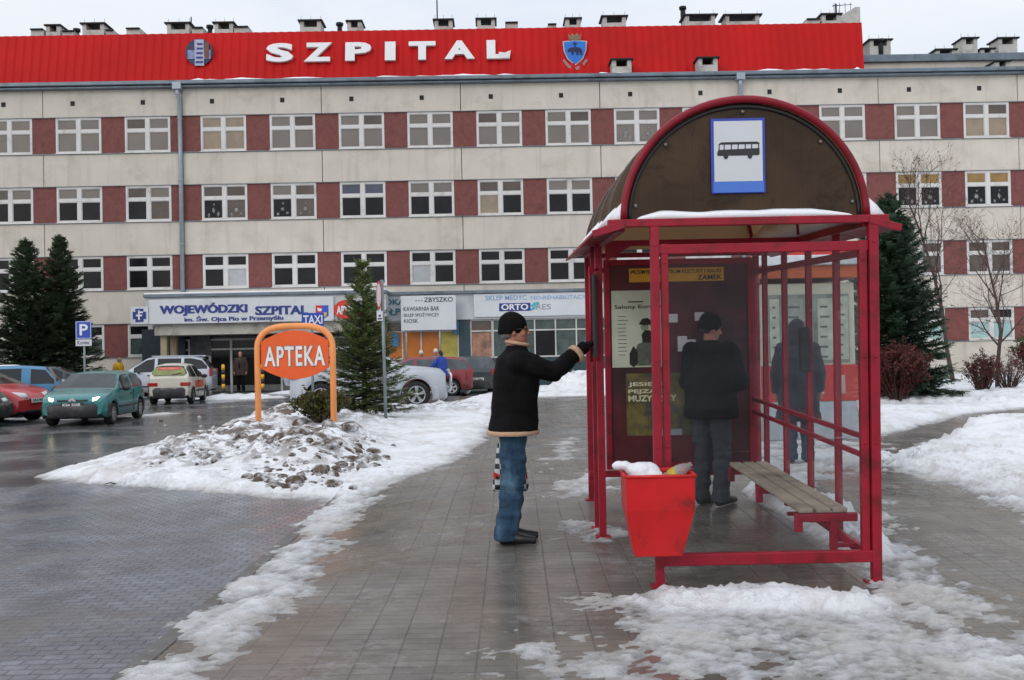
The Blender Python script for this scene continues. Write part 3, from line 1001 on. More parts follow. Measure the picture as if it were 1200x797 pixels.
# ground floor: entrance canopy and shops -------------------------------------
CV = -3.2
M_FASC = paint('pale fascia', sr(188, 192, 196), .6, var=.06, dirt=sr(140, 140, 138), dirt_amt=.2, scale=.8)
M_SIGNW = paint('white sign face', sr(205, 208, 212), .45, var=.05, dirt=sr(165, 165, 165), dirt_amt=.15, scale=1.2)
M_TEAL = paint('dark teal tiles', sr(44, 66, 72), .5, var=.25, scale=3)
a, zt = fac(170, 349, CV); b, _ = fac(452, 345, CV); _, zb = fac(300, 379, CV)
can = MB(); can.box(a, b, CV, .1, zb + .05, zt - .0, 0); can.box(a - .05, b + .05, CV - .12, .1, zt, zt + .12, 1)
can.box(a + .3, b - .1, CV + .25, -.1, zb - .45, zb + .06, 2)
canopy = can.build('entrance_canopy', [M_FASC, M_LEDGE, M_PLASTER], hosp, bevel=.01)
cs = MB(); cs.box(a - .02, b, CV - .1, 0, zt + .12, zt + .2); cs.build('canopy_snow', M_CAP, canopy, bevel=.04)
for px, v in ((193, CV + .7), (204.5, CV + 1.6), (345, CV + .7), (440, CV + .9)):
    u, _ = fac(px, 420, v)
    m = MB(); m.box(u - .14, u + .14, v - .14, v + .14, -.1, zb - .4); m.build('column', paint('beige column', sr(176, 158, 128), .7, var=.1), canopy, bevel=.02)
# entrance front: dark glazing behind
ue0, _ = fac(218, 420, -.6); ue1, _ = fac(436, 420, -.6)
en = MB()
en.box(ue0 - 2.0, ue0, -.7, 0, -.1, zb - .1, 2)
en.box(ue0, ue1 + .5, -.5, .05, -.1, zb - .1, 1)
for px in (222, 246, 271, 300, 330, 362, 392, 420):
    u, _ = fac(px, 420, -.6); en.box(u - .05, u + .05, -.62, -.5, -.05, zb - .6, 0)
en.box(ue0, ue1, -.61, -.5, 1.95, 2.03, 0); en.box(ue0, ue1, -.61, -.5, zb - .68, zb - .6, 0); en.box(ue0, ue1, -.6, -.5, .02, .3, 3)
en.build('entrance_front', [M_WFRAME, glass_dark('entrance glass', (.018, .018, .02), .05), paint('dark entrance wall', sr(48, 56, 66), .7), paint('grey kick plate', sr(110, 112, 112), .5)], hosp)
ed_ = MB(); u, z = fac(236, 405, -.72); ed_.box(u - .55, u + .4, -.66, -.63, z - .5, z + .55)
ed_.build('notice_board', paint('grey notice', sr(88, 88, 90), .6, var=.4, scale=5), hosp)

SV = -2.0
ua, zs_t = fac(452, 343, SV); ub2, _ = fac(850, 340, SV); _, zs_b = fac(600, 373.5, SV)
sh = MB()
sh.box(ua, ub2, SV, .1, zs_b, zs_t - .12, 0); sh.box(ua - .05, ub2 + .05, SV - .15, .1, zs_t - .12, zs_t + .02, 1)
_, zp = fac(600, 419, SV + .1)
sh.box(ua, ub2, SV + .1, .1, -.1, zp, 2)
for p0, p1 in ((437, 449), (538, 551), (836, 850)):
    q0, _ = fac(p0, 400, SV); q1, _ = fac(p1, 400, SV); sh.box(q0, q1, SV + .05, .1, zp, zs_b, 2)
sh.box(ua, ub2, SV + .6, .1, zp, zs_b, 3)
shops = sh.build('shop_front', [M_FASC, M_LEDGE, M_TEAL, M_DARK], hosp, bevel=.01)


def shop_window(p0, p1, cols, split, matsel, mat_top):
    u0, _ = fac(p0, 400, SV + .15); u1, _ = fac(p1, 400, SV + .15)
    y = SV + .12
    f = MB(); z0, z1 = zp, zs_b; w = .06
    f.box(u0, u1, y, y + .1, z0, z0 + w); f.box(u0, u1, y, y + .1, z1 - w, z1); zt_ = z0 + (z1 - z0) * split
    g_ = MB()
    for i in range(cols + 1):
        c = u0 + (u1 - u0) * i / cols; f.box(c - w / 2, c + w / 2, y + .002, y + .1, z0 + w, z1 - w)
    f.box(u0, u1, y + .004, y + .1, zt_ - w / 2, zt_ + w / 2)
    for i in range(cols):
        c0 = u0 + (u1 - u0) * i / cols; c1 = u0 + (u1 - u0) * (i + 1) / cols
        g_.box(c0 + .01, c1 - .01, y + .06, y + .08, z0 + .02, zt_, PK2.index(matsel[i % len(matsel)])); g_.box(c0 + .01, c1 - .01, y + .06, y + .08, zt_, z1 - .02, PK2.index(mat_top))
    o = f.build('shop_window', M_WFRAME, shops); g_.build('pane', PM2, o)


PK2 = PK + ['orange', 'lime', 'poster']
PM2 = PM + [paint('orange window film', sr(196, 112, 34), .35, var=.15, scale=2), paint('lime and orange film', sr(186, 170, 80), .35, var=.4, scale=1.5), paint('faded window display', sr(150, 112, 92), .4, var=.6, scale=2.5)]
shop_window(450, 537, 4, .72, ['orange', 'orange', 'orange', 'lime'], 'dim')
shop_window(552, 577, 1, .70, ['poster'], 'dim')
shop_window(578, 700, 5, .70, ['stripe', 'stripe', 'dark', 'stripe', 'stripe'], 'stripe')
shop_window(704, 832, 5, .70, ['stripe', 'dark'], 'stripe')

# ------------------------------------------------------------------ signs on the building
NV = (0, -1, 0)
M_LET = paint('white letter', sr(222, 222, 222), .5, var=.04)
M_NAVY = paint('navy lettering', sr(30, 52, 128), .5, var=.05)
M_BLACK = paint('black lettering', (.02, .02, .022), .5)


def on_facade(name, label, cat='sign', group=None):
    return empty(name, (0, FY, ROAD_Z), FR, label, cat, group)


# SZPITAL: seven letters standing on the red screen
def screen_v(z): return RV + .55 * (z - zr_bot) / (zr_top - zr_bot) - .06


lt = on_facade('roof_lettering', 'large white raised letters reading SZPITAL on the red roof screen')
for ch, x0, x1, y0, y1 in (('S', 311.5, 343, 49, 73.5), ('Z', 356, 388, 48.5, 73), ('P', 404.5, 434.5, 48, 72), ('I', 451, 463, 47.5, 71.5), ('T', 479, 510, 47, 71), ('A', 521, 556, 46, 70), ('L', 570.5, 597, 45.5, 69.5)):
    u0, z0 = fac(x0, y1, RV); u1, z1 = fac(x1, y0, RV)
    m = MB(); v0 = screen_v(z0) - .02; v1 = screen_v(z1) - .02
    m.text(ch, (u0, v0, z0), (1, 0, 0), Vector((0, v1 - v0, z1 - z0)).normalized(), u1 - u0, z1 - z0, .14, 0, .045 if ch != 'I' else .0)
    if ch == 'L':                                           # dirty swoosh at the foot
        m.prism([(u0 + .55, z0), (u1, z0 + .1), (u1 + .05, z0 + .42), (u1 - .25, z0 + .3), (u0 + .6, z0 + .35)], lambda x, y, d: (x, v0 - .145 + d, y), 0, .1)
    m.build('letter', M_LET, lt, bevel=.006)

em = on_facade('round_emblem', 'round grey and navy hospital emblem on the red roof screen')
u, z = fac(232.5, 60.5, RV); v = screen_v(z) - .05
m = MB(); m.lathe([(.66, 0), (.66, .12)], lambda x, y, h: (u + x, v - h, z + y), 28, 0, False); m.build('disc', paint('emblem navy', sr(42, 40, 80), .5, var=.3, scale=4), em)
m = MB()
m.box(u - .2, u + .25, v - .17, v - .11, z - .68, z + .6, 0); m.box(u - .55, u + .58, v - .16, v - .11, z - .35, z + .1, 1)
for k in range(5): m.box(u - .15 + .02 * k, u + .2, v - .19, v - .165, z - .55 + .22 * k, z - .45 + .22 * k, 2)
m.box(u + .27, u + .5, v - .18, v - .14, z - .3, z + .45, 3)
m.build('figure', [paint('emblem silver', sr(168, 170, 190), .5, var=.25, scale=6), paint('emblem pale blue', sr(120, 130, 165), .5, var=.4, scale=7), M_NAVY, paint('emblem brown', sr(110, 62, 48), .5, var=.4, scale=7)], em, bevel=.02)

ar = on_facade('coat_of_arms', 'blue shield with a dark bear and a crown on the red roof screen', 'emblem')
u, z = fac(674, 59, RV); v = screen_v(z) - .05


def shield(k): return [(-.56 * k, .45 * k), (0, .5 * k), (.56 * k, .45 * k), (.52 * k, .0), (.36 * k, -.38 * k), (0, -.68 * k), (-.36 * k, -.38 * k), (-.52 * k, 0)]


m = MB(); m.prism(shield(1.06), lambda x, y, d: (u + x, v - d, z + y), 0, .06, 1); m.prism(shield(.96), lambda x, y, d: (u + x, v - d, z + y), .06, .09, 0)
m.build('shield', [paint('shield blue', sr(24, 110, 200), .45, var=.1), paint('shield rim', sr(200, 190, 190), .5)], ar)
m = MB()
bear = [(-.36, .02), (-.3, .12), (-.15, .16), (.05, .17), (.25, .13), (.34, .02), (.35, -.2), (.26, -.2), (.24, -.05), (.18, -.05), (.17, -.2), (.07, -.2), (.05, -.04), (-.06, -.04), (-.08, -.2), (-.17, -.2), (-.18, -.03), (-.28, -.04), (-.37, -.06)]
m.prism(bear, lambda x, y, d: (u + x, v - d, z + y), .09, .12)
m.box(u - .03, u + .03, v - .12, v - .088, z + .2, z + .42); m.box(u - .09, u + .09, v - .118, v - .088, z + .32, z + .37)
m.build('bear', paint('bear navy', sr(20, 28, 66), .6), ar)
m = MB()
m.prism([(-.27, .53), (.27, .53), (.33, .85), (.2, .72), (.12, .88), (0, .74), (-.12, .88), (-.2, .72), (-.33, .85)], lambda x, y, d: (u + x, v - d, z + y), 0, .1)
m.build('crown', paint('crown bronze', sr(130, 105, 80), .5, var=.4, scale=9), ar)
m = MB()
for s_ in (-1, 1): m.prism([(s_ * .08, -.78), (s_ * .3, -.68), (s_ * .55, -.38), (s_ * .6, -.5), (s_ * .34, -.84), (s_ * .08, -.92)], lambda x, y, d: (u + x, v - d, z + y), 0, .07)
m.box(u - .25, u + .25, v - .09, v, z - .95, z - .8)
m.build('ribbon', paint('ribbon', sr(150, 128, 120), .5, var=.3, scale=8), ar)


def board(name, label, p0, p1, y0, y1, v, mat, th=.08, cat='sign', group=None):
    u0, z1 = fac(p0, y0, v); u1, _ = fac(p1, y0, v); _, z0 = fac((p0 + p1) / 2, y1, v); z1 = fac((p0 + p1) / 2, y0, v)[1]
    o = on_facade(name, label, cat, group)
    m = MB(); m.box(u0, u1, v - th, v, z0, z1); m.build('board', mat, o, bevel=.008)
    return o, u0, u1, z0, z1, v - th


def words(o, name, items, mat, v, ext=.012, fat=0.0):
    m = MB()
    for txt, x0, x1, y0, y1, bold in items:
        a, z0 = fac(x0, y1, v); b, z1 = fac(x1, y0, v)
        zc = (fac(x0, y1, v)[1] + fac(x1, y1, v)[1]) / 2
        if fat: m.fat_text(txt, (a, v - .001, zc), (1, 0, 0), (0, 0, 1), b - a, abs(fac(x0, y0, v)[1] - z0), ext, fat * abs(z1 - z0), bold)
        else: m.text(txt, (a, v - .001, zc), (1, 0, 0), (0, 0, 1), b - a, abs(fac(x0, y0, v)[1] - z0), ext, 0, bold)
    return m.build(name, mat, o, recalc=False)


o, *_b = board('hospital_sign', 'long white board above the entrance lettered WOJEWÓDZKI SZPITAL in navy', 175, 391, 349.5, 378, CV - .02, M_SIGNW)
v = _b[-1]
words(o, 'lettering', [('WOJEWÓDZKI', 187, 290, 355.0, 370, .028), ('SZPITAL', 299, 361, 358.3, 368.8, .028), ('im. Św. Ojca Pio w Przemyślu', 216, 332, 369.3, 377.3, .02)], M_NAVY, v, fat=.04)
m = MB(); u0, z1 = fac(370, 358, v); u1, z0 = fac(385, 374, v); mu = (u0 + u1) / 2
m.box(u0, mu, v - .02, v + .01, (z0 + z1) / 2, z1, 0); m.box(mu, u1, v - .02, v + .01, (z0 + z1) / 2, z1, 1)
m.prism([(u0, (z0 + z1) / 2), (u1, (z0 + z1) / 2), (u1, z0 + .15), (mu, z0), (u0, z0 + .15)], lambda x, y, d: (x, v - .018 + d, y), 0, .02, 1)
m.prism([(u0 + .06, z1 - .1), (mu, z1 - .15), (mu - .02, (z0 + z1) / 2 + .05), (u0 + .1, (z0 + z1) / 2 + .04)], lambda x, y, d: (x, v - .03 + d, y), 0, .012, 2)
m.prism([(mu + .04, z0 + .3), (u1 - .06, z0 + .3), (u1 - .1, z0 + .12), (mu + .05, z0 + .1)], lambda x, y, d: (x, v - .03 + d, y), 0, .012, 3)
m.build('crest', [paint('crest red', sr(196, 36, 40), .5), paint('crest blue', sr(40, 84, 190), .5), M_LET, paint('crest yellow', sr(220, 180, 60), .5)], o)

o, u0, u1, z0, z1, v = board('clinic_logo_board', 'small white board with a navy cross logo at the left end of the canopy', 153.5, 174.5, 359.5, 380, CV - .01, M_SIGNW)
m = MB(); cu, cz = (u0 + u1) / 2, (z0 + z1) / 2; R = .29
m.box(cu - R, cu + R, v - .02, v + .01, cz - R * .55, cz + R * .55, 0); m.box(cu - R * .6, cu + R * .6, v - .018, v + .01, cz - R, cz + R, 0)
m.box(cu - .05, cu + .02, v - .03, v - .01, cz - R * .7, cz + R * .75, 1); m.box(cu - .05, cu + .16, v - .031, v - .01, cz + .1, cz + .17, 1); m.box(cu - .14, cu + .12, v - .032, v - .01, cz - .04, cz + .03, 1)
m.build('logo', [M_NAVY, M_LET], o)

o = on_facade('pharmacy_oval_sign', 'red oval sign reading APTEKA on the pale fascia above the entrance')
v = CV - .02; u, z = fac(407.5, 363, v); a_, b_ = .62, .44
m = MB(); m.prism([(u + a_ * math.cos(t * PI / 16), z + b_ * math.sin(t * PI / 16)) for t in range(32)], lambda x, y, d: (x, v - d, y), 0, .07); m.build('disc', paint('apteka red', sr(205, 52, 34), .45, var=.05), o)
words(o, 'lettering', [('APTEKA', 394.5, 421, 358.3, 368.3, .04)], M_LET, v - .07)

o = on_facade('clinic_lettering', 'teal lettering on the pale fascia behind the pole, partly covered by the white board')
words(o, 'lettering', [('OŚRODKA', 421, 474, 348.5, 357.5, .02), ('WSPÓŁPRACY', 424, 499, 359.5, 369.5, .02)], paint('teal lettering', sr(38, 98, 112), .5), SV - .02, .02)

bv = SV - .5
o, u0, u1, z0, z1, v = board('cafe_board', 'white board listing KAWIARNIA BAR, SKLEP SPOŻYWCZY and KIOSK in front of the shops', 469.5, 534, 346.5, 387, bv, M_SIGNW, .05)
words(o, 'lettering', [('ZBYSZKO', 497, 530.5, 348.3, 353.8, .005), ('· · ·', 487, 495, 351.5, 353.2, .03), ('KAWIARNIA BAR', 473, 514.5, 359.3, 364.3, .0), ('SKLEP SPOŻYWCZY', 473, 514.5, 366, 371.0, .0), ('KIOSK', 473.5, 490, 374, 378.4, .0)], M_BLACK, v)
m = MB(); u, _ = fac(515.5, 400, bv + .1); m.tube([(u, bv + .06, -.1), (u, bv + .06, z1 - .1)], .05, 8); m.tube([(u - 1.5, bv + .06, -.1), (u - 1.5, bv + .06, z1 - .1)], .05, 8); m.build('post', paint('galvanised', sr(150, 152, 150), .45, .5), o)

o, u0, u1, z0, z1, v = board('medical_shop_sign', 'white sign in faded blue reading SKLEP MEDYCZNO-REHABILITACYJNY above the shop windows', 555, 690, 343.5, 370.5, SV - .02, M_SIGNW, .06)
words(o, 'lettering', [('SKLEP MEDYC', 569, 617, 346, 351.8, .01), ('NO-REHABILITACYJNY', 622, 699, 346, 351.8, .01)], paint('faded blue lettering', sr(128, 160, 196), .5, var=.2, scale=2), v)
words(o, 'brand', [('ORTO', 587.5, 619, 356.2, 363.3, .03)], M_LET, v - .02)
m = MB(); a0, c0 = fac(585, 364.8, v); a1, c1 = fac(621.5, 354.8, v); m.box(a0, a1, v - .02, v, c0, c1); m.build('plate', M_NAVY, o, bevel=.05)
words(o, 'brand', [('RES', 628, 645.5, 356.3, 362.6, .0)], paint('grey lettering', sr(140, 142, 150), .5), v)
m = MB(); u, z = fac(624, 361, v)
for k, (dx, dz) in enumerate(((-.05, -.06), (.06, .0), (-.0, .12), (.16, .1), (.24, .22), (.1, .2))): m.ball((u + dx, v - .01, z + dz), (.07, .012, .06), 0, 8, 6)
m.build('splash', paint('turquoise splash', sr(70, 180, 190), .5), o)

o, u0, u1, z0, z1, v = board('blue_house_sign', 'small blue shop plate hanging beside the orange windows', 531, 537.5, 377.5, 392, SV + .03, paint('plate blue', sr(70, 110, 140), .5, var=.4, scale=6), .03)
o, u0, u1, z0, z1, v = board('window_sticker_sign', 'blue and red shop sign glimpsed right of the fir at the orange windows', 458, 467, 391, 406, SV + .05, paint('sticker blue', sr(50, 120, 170), .5, var=.5, scale=5), .03)
# ------------------------------------------------------------------ bus shelter (local: x across, y away from the camera, z up)
SX, SY = 1.5, 6.57
M_SRED = paint('raspberry red steel', sr(150, 27, 46), .45, var=.12, dirt=sr(74, 30, 26), dirt_amt=.3, scale=6, bmp=.12, bscale=70, spec=.3)
M_SDK = paint('dark rubber seal', (.02, .02, .02), .6)
shel = empty('bus_shelter', (SX, SY, 0), 0, 'red steel bus shelter with glass walls and a smoky brown barrel roof', 'bus shelter')
shel.rotation_euler = (.036, 0, 0)
SM = Matrix.Translation((SX, SY, 0)) @ Matrix.Rotation(.036, 4, 'X')
SMi = SM.inverted()


def shl(px, py, y):
    """pixel -> local (x, z) on the shelter's cross plane at local depth y"""
    o = SMi @ Vector((0, 0, CAM_H)); d = SMi.to_3x3() @ ray(px, py)
    t = (y - o.y) / d.y; p = o + d * t
    return p.x, p.z


LEN = 3.12
XL, XR = -.585, .80           # end panel posts
EZ = 2.30                     # underside of the eaves
AR, AZ = .775, 2.345           # arch radius and springing


def post(x, y, z0, z1, w=.055, name='post', d=None, foot=True):
    m = MB(); d = d or w
    m.box(x - w / 2, x + w / 2, y - d / 2, y + d / 2, z0, z1)
    if foot and z0 < .02: m.box(x - w * 1.1, x + w * 1.1, y - d * 1.1, y + d * 1.1, -.02, .012)
    for z in (z1 - .12, .9, 1.45):
        if z0 < z < z1: m.tube([(x, y - d / 2 - .006, z), (x, y - d / 2 + .01, z)], .011, 8)
    return m.build(name, M_SRED, shel, bevel=.006)


def beam(name, a, b, w=.05, h=.05, mat=None, bevel=.006):
    m = MB(); m.bar(a, b, w, h)
    return m.build(name, mat or M_SRED, shel, bevel=bevel)


# uprights
post(XL, 0, -.02, EZ); post(XR, 0, -.02, EZ, .06)
post(XL + .062, .012, .20, 2.19, .045, 'panel_frame', foot=False); post(XR - .064, .012, .20, 2.19, .05, 'panel_frame', foot=False)
post(-.815, 1.50, -.02, EZ); post(-.825, 1.86, -.02, EZ, .05)
post(-.78, LEN, -.02, EZ, .05); post(XR, LEN, -.02, EZ, .055)
for y in (.75, 1.43, 2.13, 2.80): post(XR + .005, y, .1, EZ, .045, 'wall_upright', foot=False)
# near end panel
beam('top_rail', (XL, .01, 2.155), (XR - .03, .01, 2.155), .045, .062)
beam('base_beam', (XL, .0, .175), (XR, .0, .175), .05, .075)
g = MB(); g.box(XL + .085, XR - .09, .008, .016, .215, 2.124)
M_GL = glass_clear('scratched safety glass', (.97, .98, .985), .010, .02, (.34, .38, .46))
g.build('end_glass', M_GL, shel)
# longitudinal rails of the back wall
beam('wall_top_rail', (XR, 0, 2.12), (XR, LEN, 2.12), .04, .05)
beam('lean_rail', (XR - .05, 0, .93), (XR - .05, LEN, .93), .03, .035); beam('lean_rail', (XR - .05, 0, .81), (XR - .05, LEN, .81), .03, .035)
beam('wall_base_rail', (XR, 0.02, .16), (XR, LEN, .16), .04, .05)
ys = [.05, .75, 1.43, 2.13, 2.80, LEN - .03]
for a, b in zip(ys[:-1], ys[1:]):
    g = MB(); g.box(XR - .012, XR - .004, a + .03, b - .03, .2, 2.09); g.build('wall_glass', glass_clear('wall glass', (.97, .98, .98), .05, .03, (.40, .44, .46), scratch=0), shel)
m = MB(); m.box(XR - .09, XR - .02, 1.30, 1.40, 1.28, 1.62); m.build('notice_box', M_SDK, shel, bevel=.01)
m = MB(); m.box(XL + 1.15, XL + 1.17, .9, .92, .1, .11)
# roof frame: eaves beams, cross ties, curved wings
beam('eaves_beam', (-.88, 0, EZ + .024), (.90, 0, EZ + .024), .055, .05)
for x in (-.79, XR - .03): beam('side_beam', (x, 0.02, EZ), (x, LEN, EZ), .05, .05)
beam('cross_tie', (-.80, 1.50, EZ - .0), (XR, 1.50, EZ - .0), .045, .045); beam('cross_tie', (-.80, LEN, EZ), (XR, LEN, EZ), .045, .045)
beam('cross_tie', (-.80, LEN - .02, 2.16), (XR, LEN - .02, 2.16), .045, .045)


def wing(sgn):
    """downward curving edge strip along the side"""
    m = MB(); prof = []
    for k in range(7):
        t = k / 6; prof.append((sgn * (.775 + .20 * t), AZ - .012 - .055 * t ** 2))
    vs = []
    for y in (-.02, LEN + .1):
        vs += [(x, y, z) for x, z in prof] + [(x, y, z - .022) for x, z in prof]
    n = 14; fs = []
    for i in range(6):
        fs += [(i, i + 1, n + i + 1, n + i), (7 + i + 1, 7 + i, n + 7 + i, n + 8 + i), (i + 1, i, 7 + i, 8 + i), (n + i, n + i + 1, n + 8 + i, n + 7 + i)]
    fs += [(6, n + 6, n + 13, 13), (0, 7, n + 7, n)]
    m.add(vs, fs)
    m.bar((sgn * .775, -.02, AZ - .03), (sgn * .975, -.02, AZ - .085), .03, .045)
    m.build('eaves_wing', M_SRED, shel, bevel=.004)
    if sgn:
        s = MB(); vs = []; N = 40
        for i in range(N + 1):
            y = LEN * i / N + .02; w = .10 + .07 * fbm(np.array([y * 2.0]), np.array([sgn * 3.0]), 5)[0]
            hh = .05 + .09 * fbm(np.array([y * 3.1]), np.array([9.0]), 6)[0]
            x0 = .772
            vs += [(sgn * x0, y, AZ - .01), (sgn * (x0 - .01), y, AZ + hh * 1.5), (sgn * (x0 + w * .45), y, AZ + hh * .75), (sgn * (x0 + w), y, AZ - .03)]
        fs = [(4 * i + a, 4 * i + (a + 1) % 4, 4 * i + 4 + (a + 1) % 4, 4 * i + 4 + a) for i in range(N) for a in range(4)] + [(0, 1, 2, 3), (4 * N, 4 * N + 1, 4 * N + 2, 4 * N + 3)]
        s.add(vs, fs, 0, True); s.build('eaves_snow', M_CAP, shel)


wing(-1); wing(1)
# arches
for y, r in ((.03, .025), (1.56, .02), (LEN, .024)):
    m = MB(); N = 36
    m.tube([(AR * math.cos(PI * i / N), y, AZ + AR * math.sin(PI * i / N) * .975) for i in range(N + 1)], r, 8)
    m.build('arch', paint('dark red arch', sr(128, 20, 36), .45, var=.15, dirt=sr(80, 26, 26), dirt_amt=.25, scale=3.5, spec=.3), shel)


def smoky():
    m, nt, bs, N, L = nodes('smoky brown twin wall sheet')
    v = coord(nt)
    w = N.new('ShaderNodeTexWave'); w.wave_type = 'BANDS'; w.bands_direction = 'Y'; w.inputs['Scale'].default_value = 14; w.inputs['Distortion'].default_value = .0
    L.new(v, w.inputs['Vector'])
    st = ramp(nt, w.outputs[0], [(.1, .75), (.5, 1.0)])
    col = ramp(nt, noise(nt, 2.0, 7, .65, v, .4), [(.3, (.115, .083, .055)), (.7, (.19, .145, .10))])
    col = mixc(nt, 1, col, st, 'MULTIPLY')
    L.new(col, bs.inputs['Base Color']); bs.inputs['Roughness'].default_value = .35
    tl = N.new('ShaderNodeBsdfTranslucent'); tl.inputs[0].default_value = (.62, .47, .33, 1)
    mx = N.new('ShaderNodeMixShader'); mx.inputs[0].default_value = .62
    L.new(bs.outputs[0], mx.inputs[1]); L.new(tl.outputs[0], mx.inputs[2])
    tr = N.new('ShaderNodeBsdfTransparent'); tr.inputs[0].default_value = (.5, .38, .28, 1)
    m2 = N.new('ShaderNodeMixShader'); m2.inputs[0].default_value = .12
    L.new(mx.outputs[0], m2.inputs[1]); L.new(tr.outputs[0], m2.inputs[2])
    L.new(m2.outputs[0], N['Material Output'].inputs[0])
    return m


M_SMOKE = smoky()
m = MB(); N = 36; R1 = AR + .012
vs = []
for y in (.04, LEN + .06):
    for rr in (R1, R1 + .01):
        vs += [(rr * math.cos(PI * i / N), y, AZ + .975 * rr * math.sin(PI * i / N)) for i in range(N + 1)]
n = N + 1; fs = []
for i in range(N):
    fs += [(i, i + 1, 2 * n + i + 1, 2 * n + i), (n + i + 1, n + i, 3 * n + i, 3 * n + i + 1), (i + 1, i, n + i, n + i + 1), (2 * n + i, 2 * n + i + 1, 3 * n + i + 1, 3 * n + i)]
m.add(vs, fs, 0, True)
m.build('barrel_roof', M_SMOKE, shel)
m = MB()
for y in (.8, 1.56, 2.35):
    m.tube([((R1 + .012) * math.cos(PI * i / N), y, AZ + .975 * (R1 + .012) * math.sin(PI * i / N)) for i in range(N + 1)], .012, 6)
m.build('roof_joint', paint('brown joint strip', sr(80, 66, 56), .5), shel)


def gable_mat():
    m, nt, bs, N, L = nodes('smoky brown gable')
    v = coord(nt)
    c = ramp(nt, noise(nt, 1.6, 6, .6, v, .5), [(.3, sr(84, 62, 43)), (.7, sr(122, 94, 66))])
    c = mixc(nt, ramp(nt, noise(nt, 2.3, 7, .7, v, .8), [(.53, 0.0), (.66, .8)]), c, sr(42, 31, 24))
    g_ = ramp(nt, noise(nt, 1.0, 5, .7, coord(nt, 'Object', (60, 1, 1.5))), [(.35, .9), (.7, 1.1)])
    c = mixc(nt, 1, c, g_, 'MULTIPLY')
    L.new(c, bs.inputs['Base Color']); bs.inputs['Roughness'].default_value = .16
    tl = N.new('ShaderNodeBsdfTranslucent'); L.new(c, tl.inputs[0])
    mx = N.new('ShaderNodeMixShader'); mx.inputs[0].default_value = .6
    L.new(bs.outputs[0], mx.inputs[1]); L.new(tl.outputs[0], mx.inputs[2]); L.new(mx.outputs[0], N['Material Output'].inputs[0])
    return m


for y, nm in ((.06, 'gable_panel'), (LEN - .02, 'gable_panel')):
    m = MB(); N = 40; r = AR - .02
    m.prism([(r * math.cos(PI * i / N), AZ + .005 + .97 * r * math.sin(PI * i / N)) for i in range(N + 1)], lambda x, z, d, y=y: (x, y + d, z), 0, .01)
    m.build(nm, gable_mat() if y < 1 else M_SMOKE, shel)
m = MB()                                                   # rubber edge and bolts of the gable
m.tube([((AR - .04) * math.cos(PI * i / 40), .05, AZ + .97 * (AR - .04) * math.sin(PI * i / 40)) for i in range(41)], .012, 6)
m.build('gable_seal', M_SDK, shel)
m = MB()
for a in (8, 45, 90, 135, 172):
    a = math.radians(a); m.ball(((AR - .075) * math.cos(a), .05, AZ + .97 * (AR - .075) * math.sin(a)), (.014, .012, .014), 0, 8, 6)
m.build('bolt', paint('zinc bolt', sr(120, 115, 110), .4, .6), shel)
# ledge under the gable with snow
m = MB(); m.box(-.78, .78, -.02, .07, AZ - .02, AZ + .0); m.build('gable_ledge', M_SRED, shel)
m = MB(); N = 48; vs = []
for i in range(N + 1):
    x = -.70 + 1.38 * i / N; e = min(1, (i / N) * 8, (1 - i / N) * 5); hh = (.035 + .025 * fbm(np.array([x * 4]), np.array([2.0]), 9)[0]) * e ** .5 + .002
    vs += [(x, -.018, AZ + .001), (x, -.012, AZ + hh * .8), (x, .02, AZ + hh), (x, .058, AZ + hh * 1.15), (x, .058, AZ + .001)]
fs = [(5 * i + a, 5 * i + (a + 1) % 5, 5 * i + 5 + (a + 1) % 5, 5 * i + 5 + a) for i in range(N) for a in range(5)]
m.add(vs, fs, 0, True); m.build('gable_snow', M_CAP, shel)
# gussets
for x0, sx in ((-.76, 1),):
    m = MB(); m.prism([(x0, EZ - .01), (x0 + .22 * sx, EZ - .01), (x0, EZ - .14)], lambda x, z, d: (x, 1.48 + d, z), 0, .006); m.build('gusset', M_SRED, shel)
# lamp strip under the roof
m = MB(); m.box(.0, .55, .52, .60, EZ - .12, EZ - .08); m.ball((.2, .56, EZ - .12), (.07, .05, .05), 0, 10, 6); m.build('lamp_strip', M_SRED, shel, bevel=.01)
# timetable frame on the left post
m = MB(); m.box(-.872, -.845, 1.36, 1.66, 1.42, 2.06); m.build('timetable_case', M_SDK, shel, bevel=.008)
m = MB(); m.tube([(-.885, 1.45, 1.38), (-.885, 1.45, 2.12)], .011, 6); m.tube([(-.885, 1.45, 1.40), (-.82, 1.48, 1.40)], .01, 6); m.tube([(-.885, 1.45, 2.1), (-.82, 1.48, 2.1)], .01, 6); m.build('timetable_bracket', M_SRED, shel)
# poster wall at the far end
PY = LEN - .06
x0, zt = shl(707, 305, PY); x1, _ = shl(882, 305, PY); _, zb = shl(780, 549, PY)
M_PRED = paint('dark red poster board', sr(86, 19, 26), .5, var=.25, dirt=sr(34, 18, 20), dirt_amt=.45, scale=3)
m = MB(); m.box(x0 + .05, x1 - .05, PY, PY + .03, zb + .05, zt - .05); pw = m.build('poster_board', M_PRED, shel)
m = MB(); w = .055
m.box(x0, x0 + w, PY - .02, PY + .04, zb, zt); m.box(x1 - w, x1, PY - .02, PY + .04, zb, zt); m.box(x0 + w, x1 - w, PY - .018, PY + .04, zt - w, zt); m.box(x0 + w, x1 - w, PY - .018, PY + .04, zb, zb + w)
m.build('poster_frame', M_SRED, shel, bevel=.006)
beam('poster_rail', (-.80, PY, zb - .04), (XR, PY, zb - .04), .04, .06)
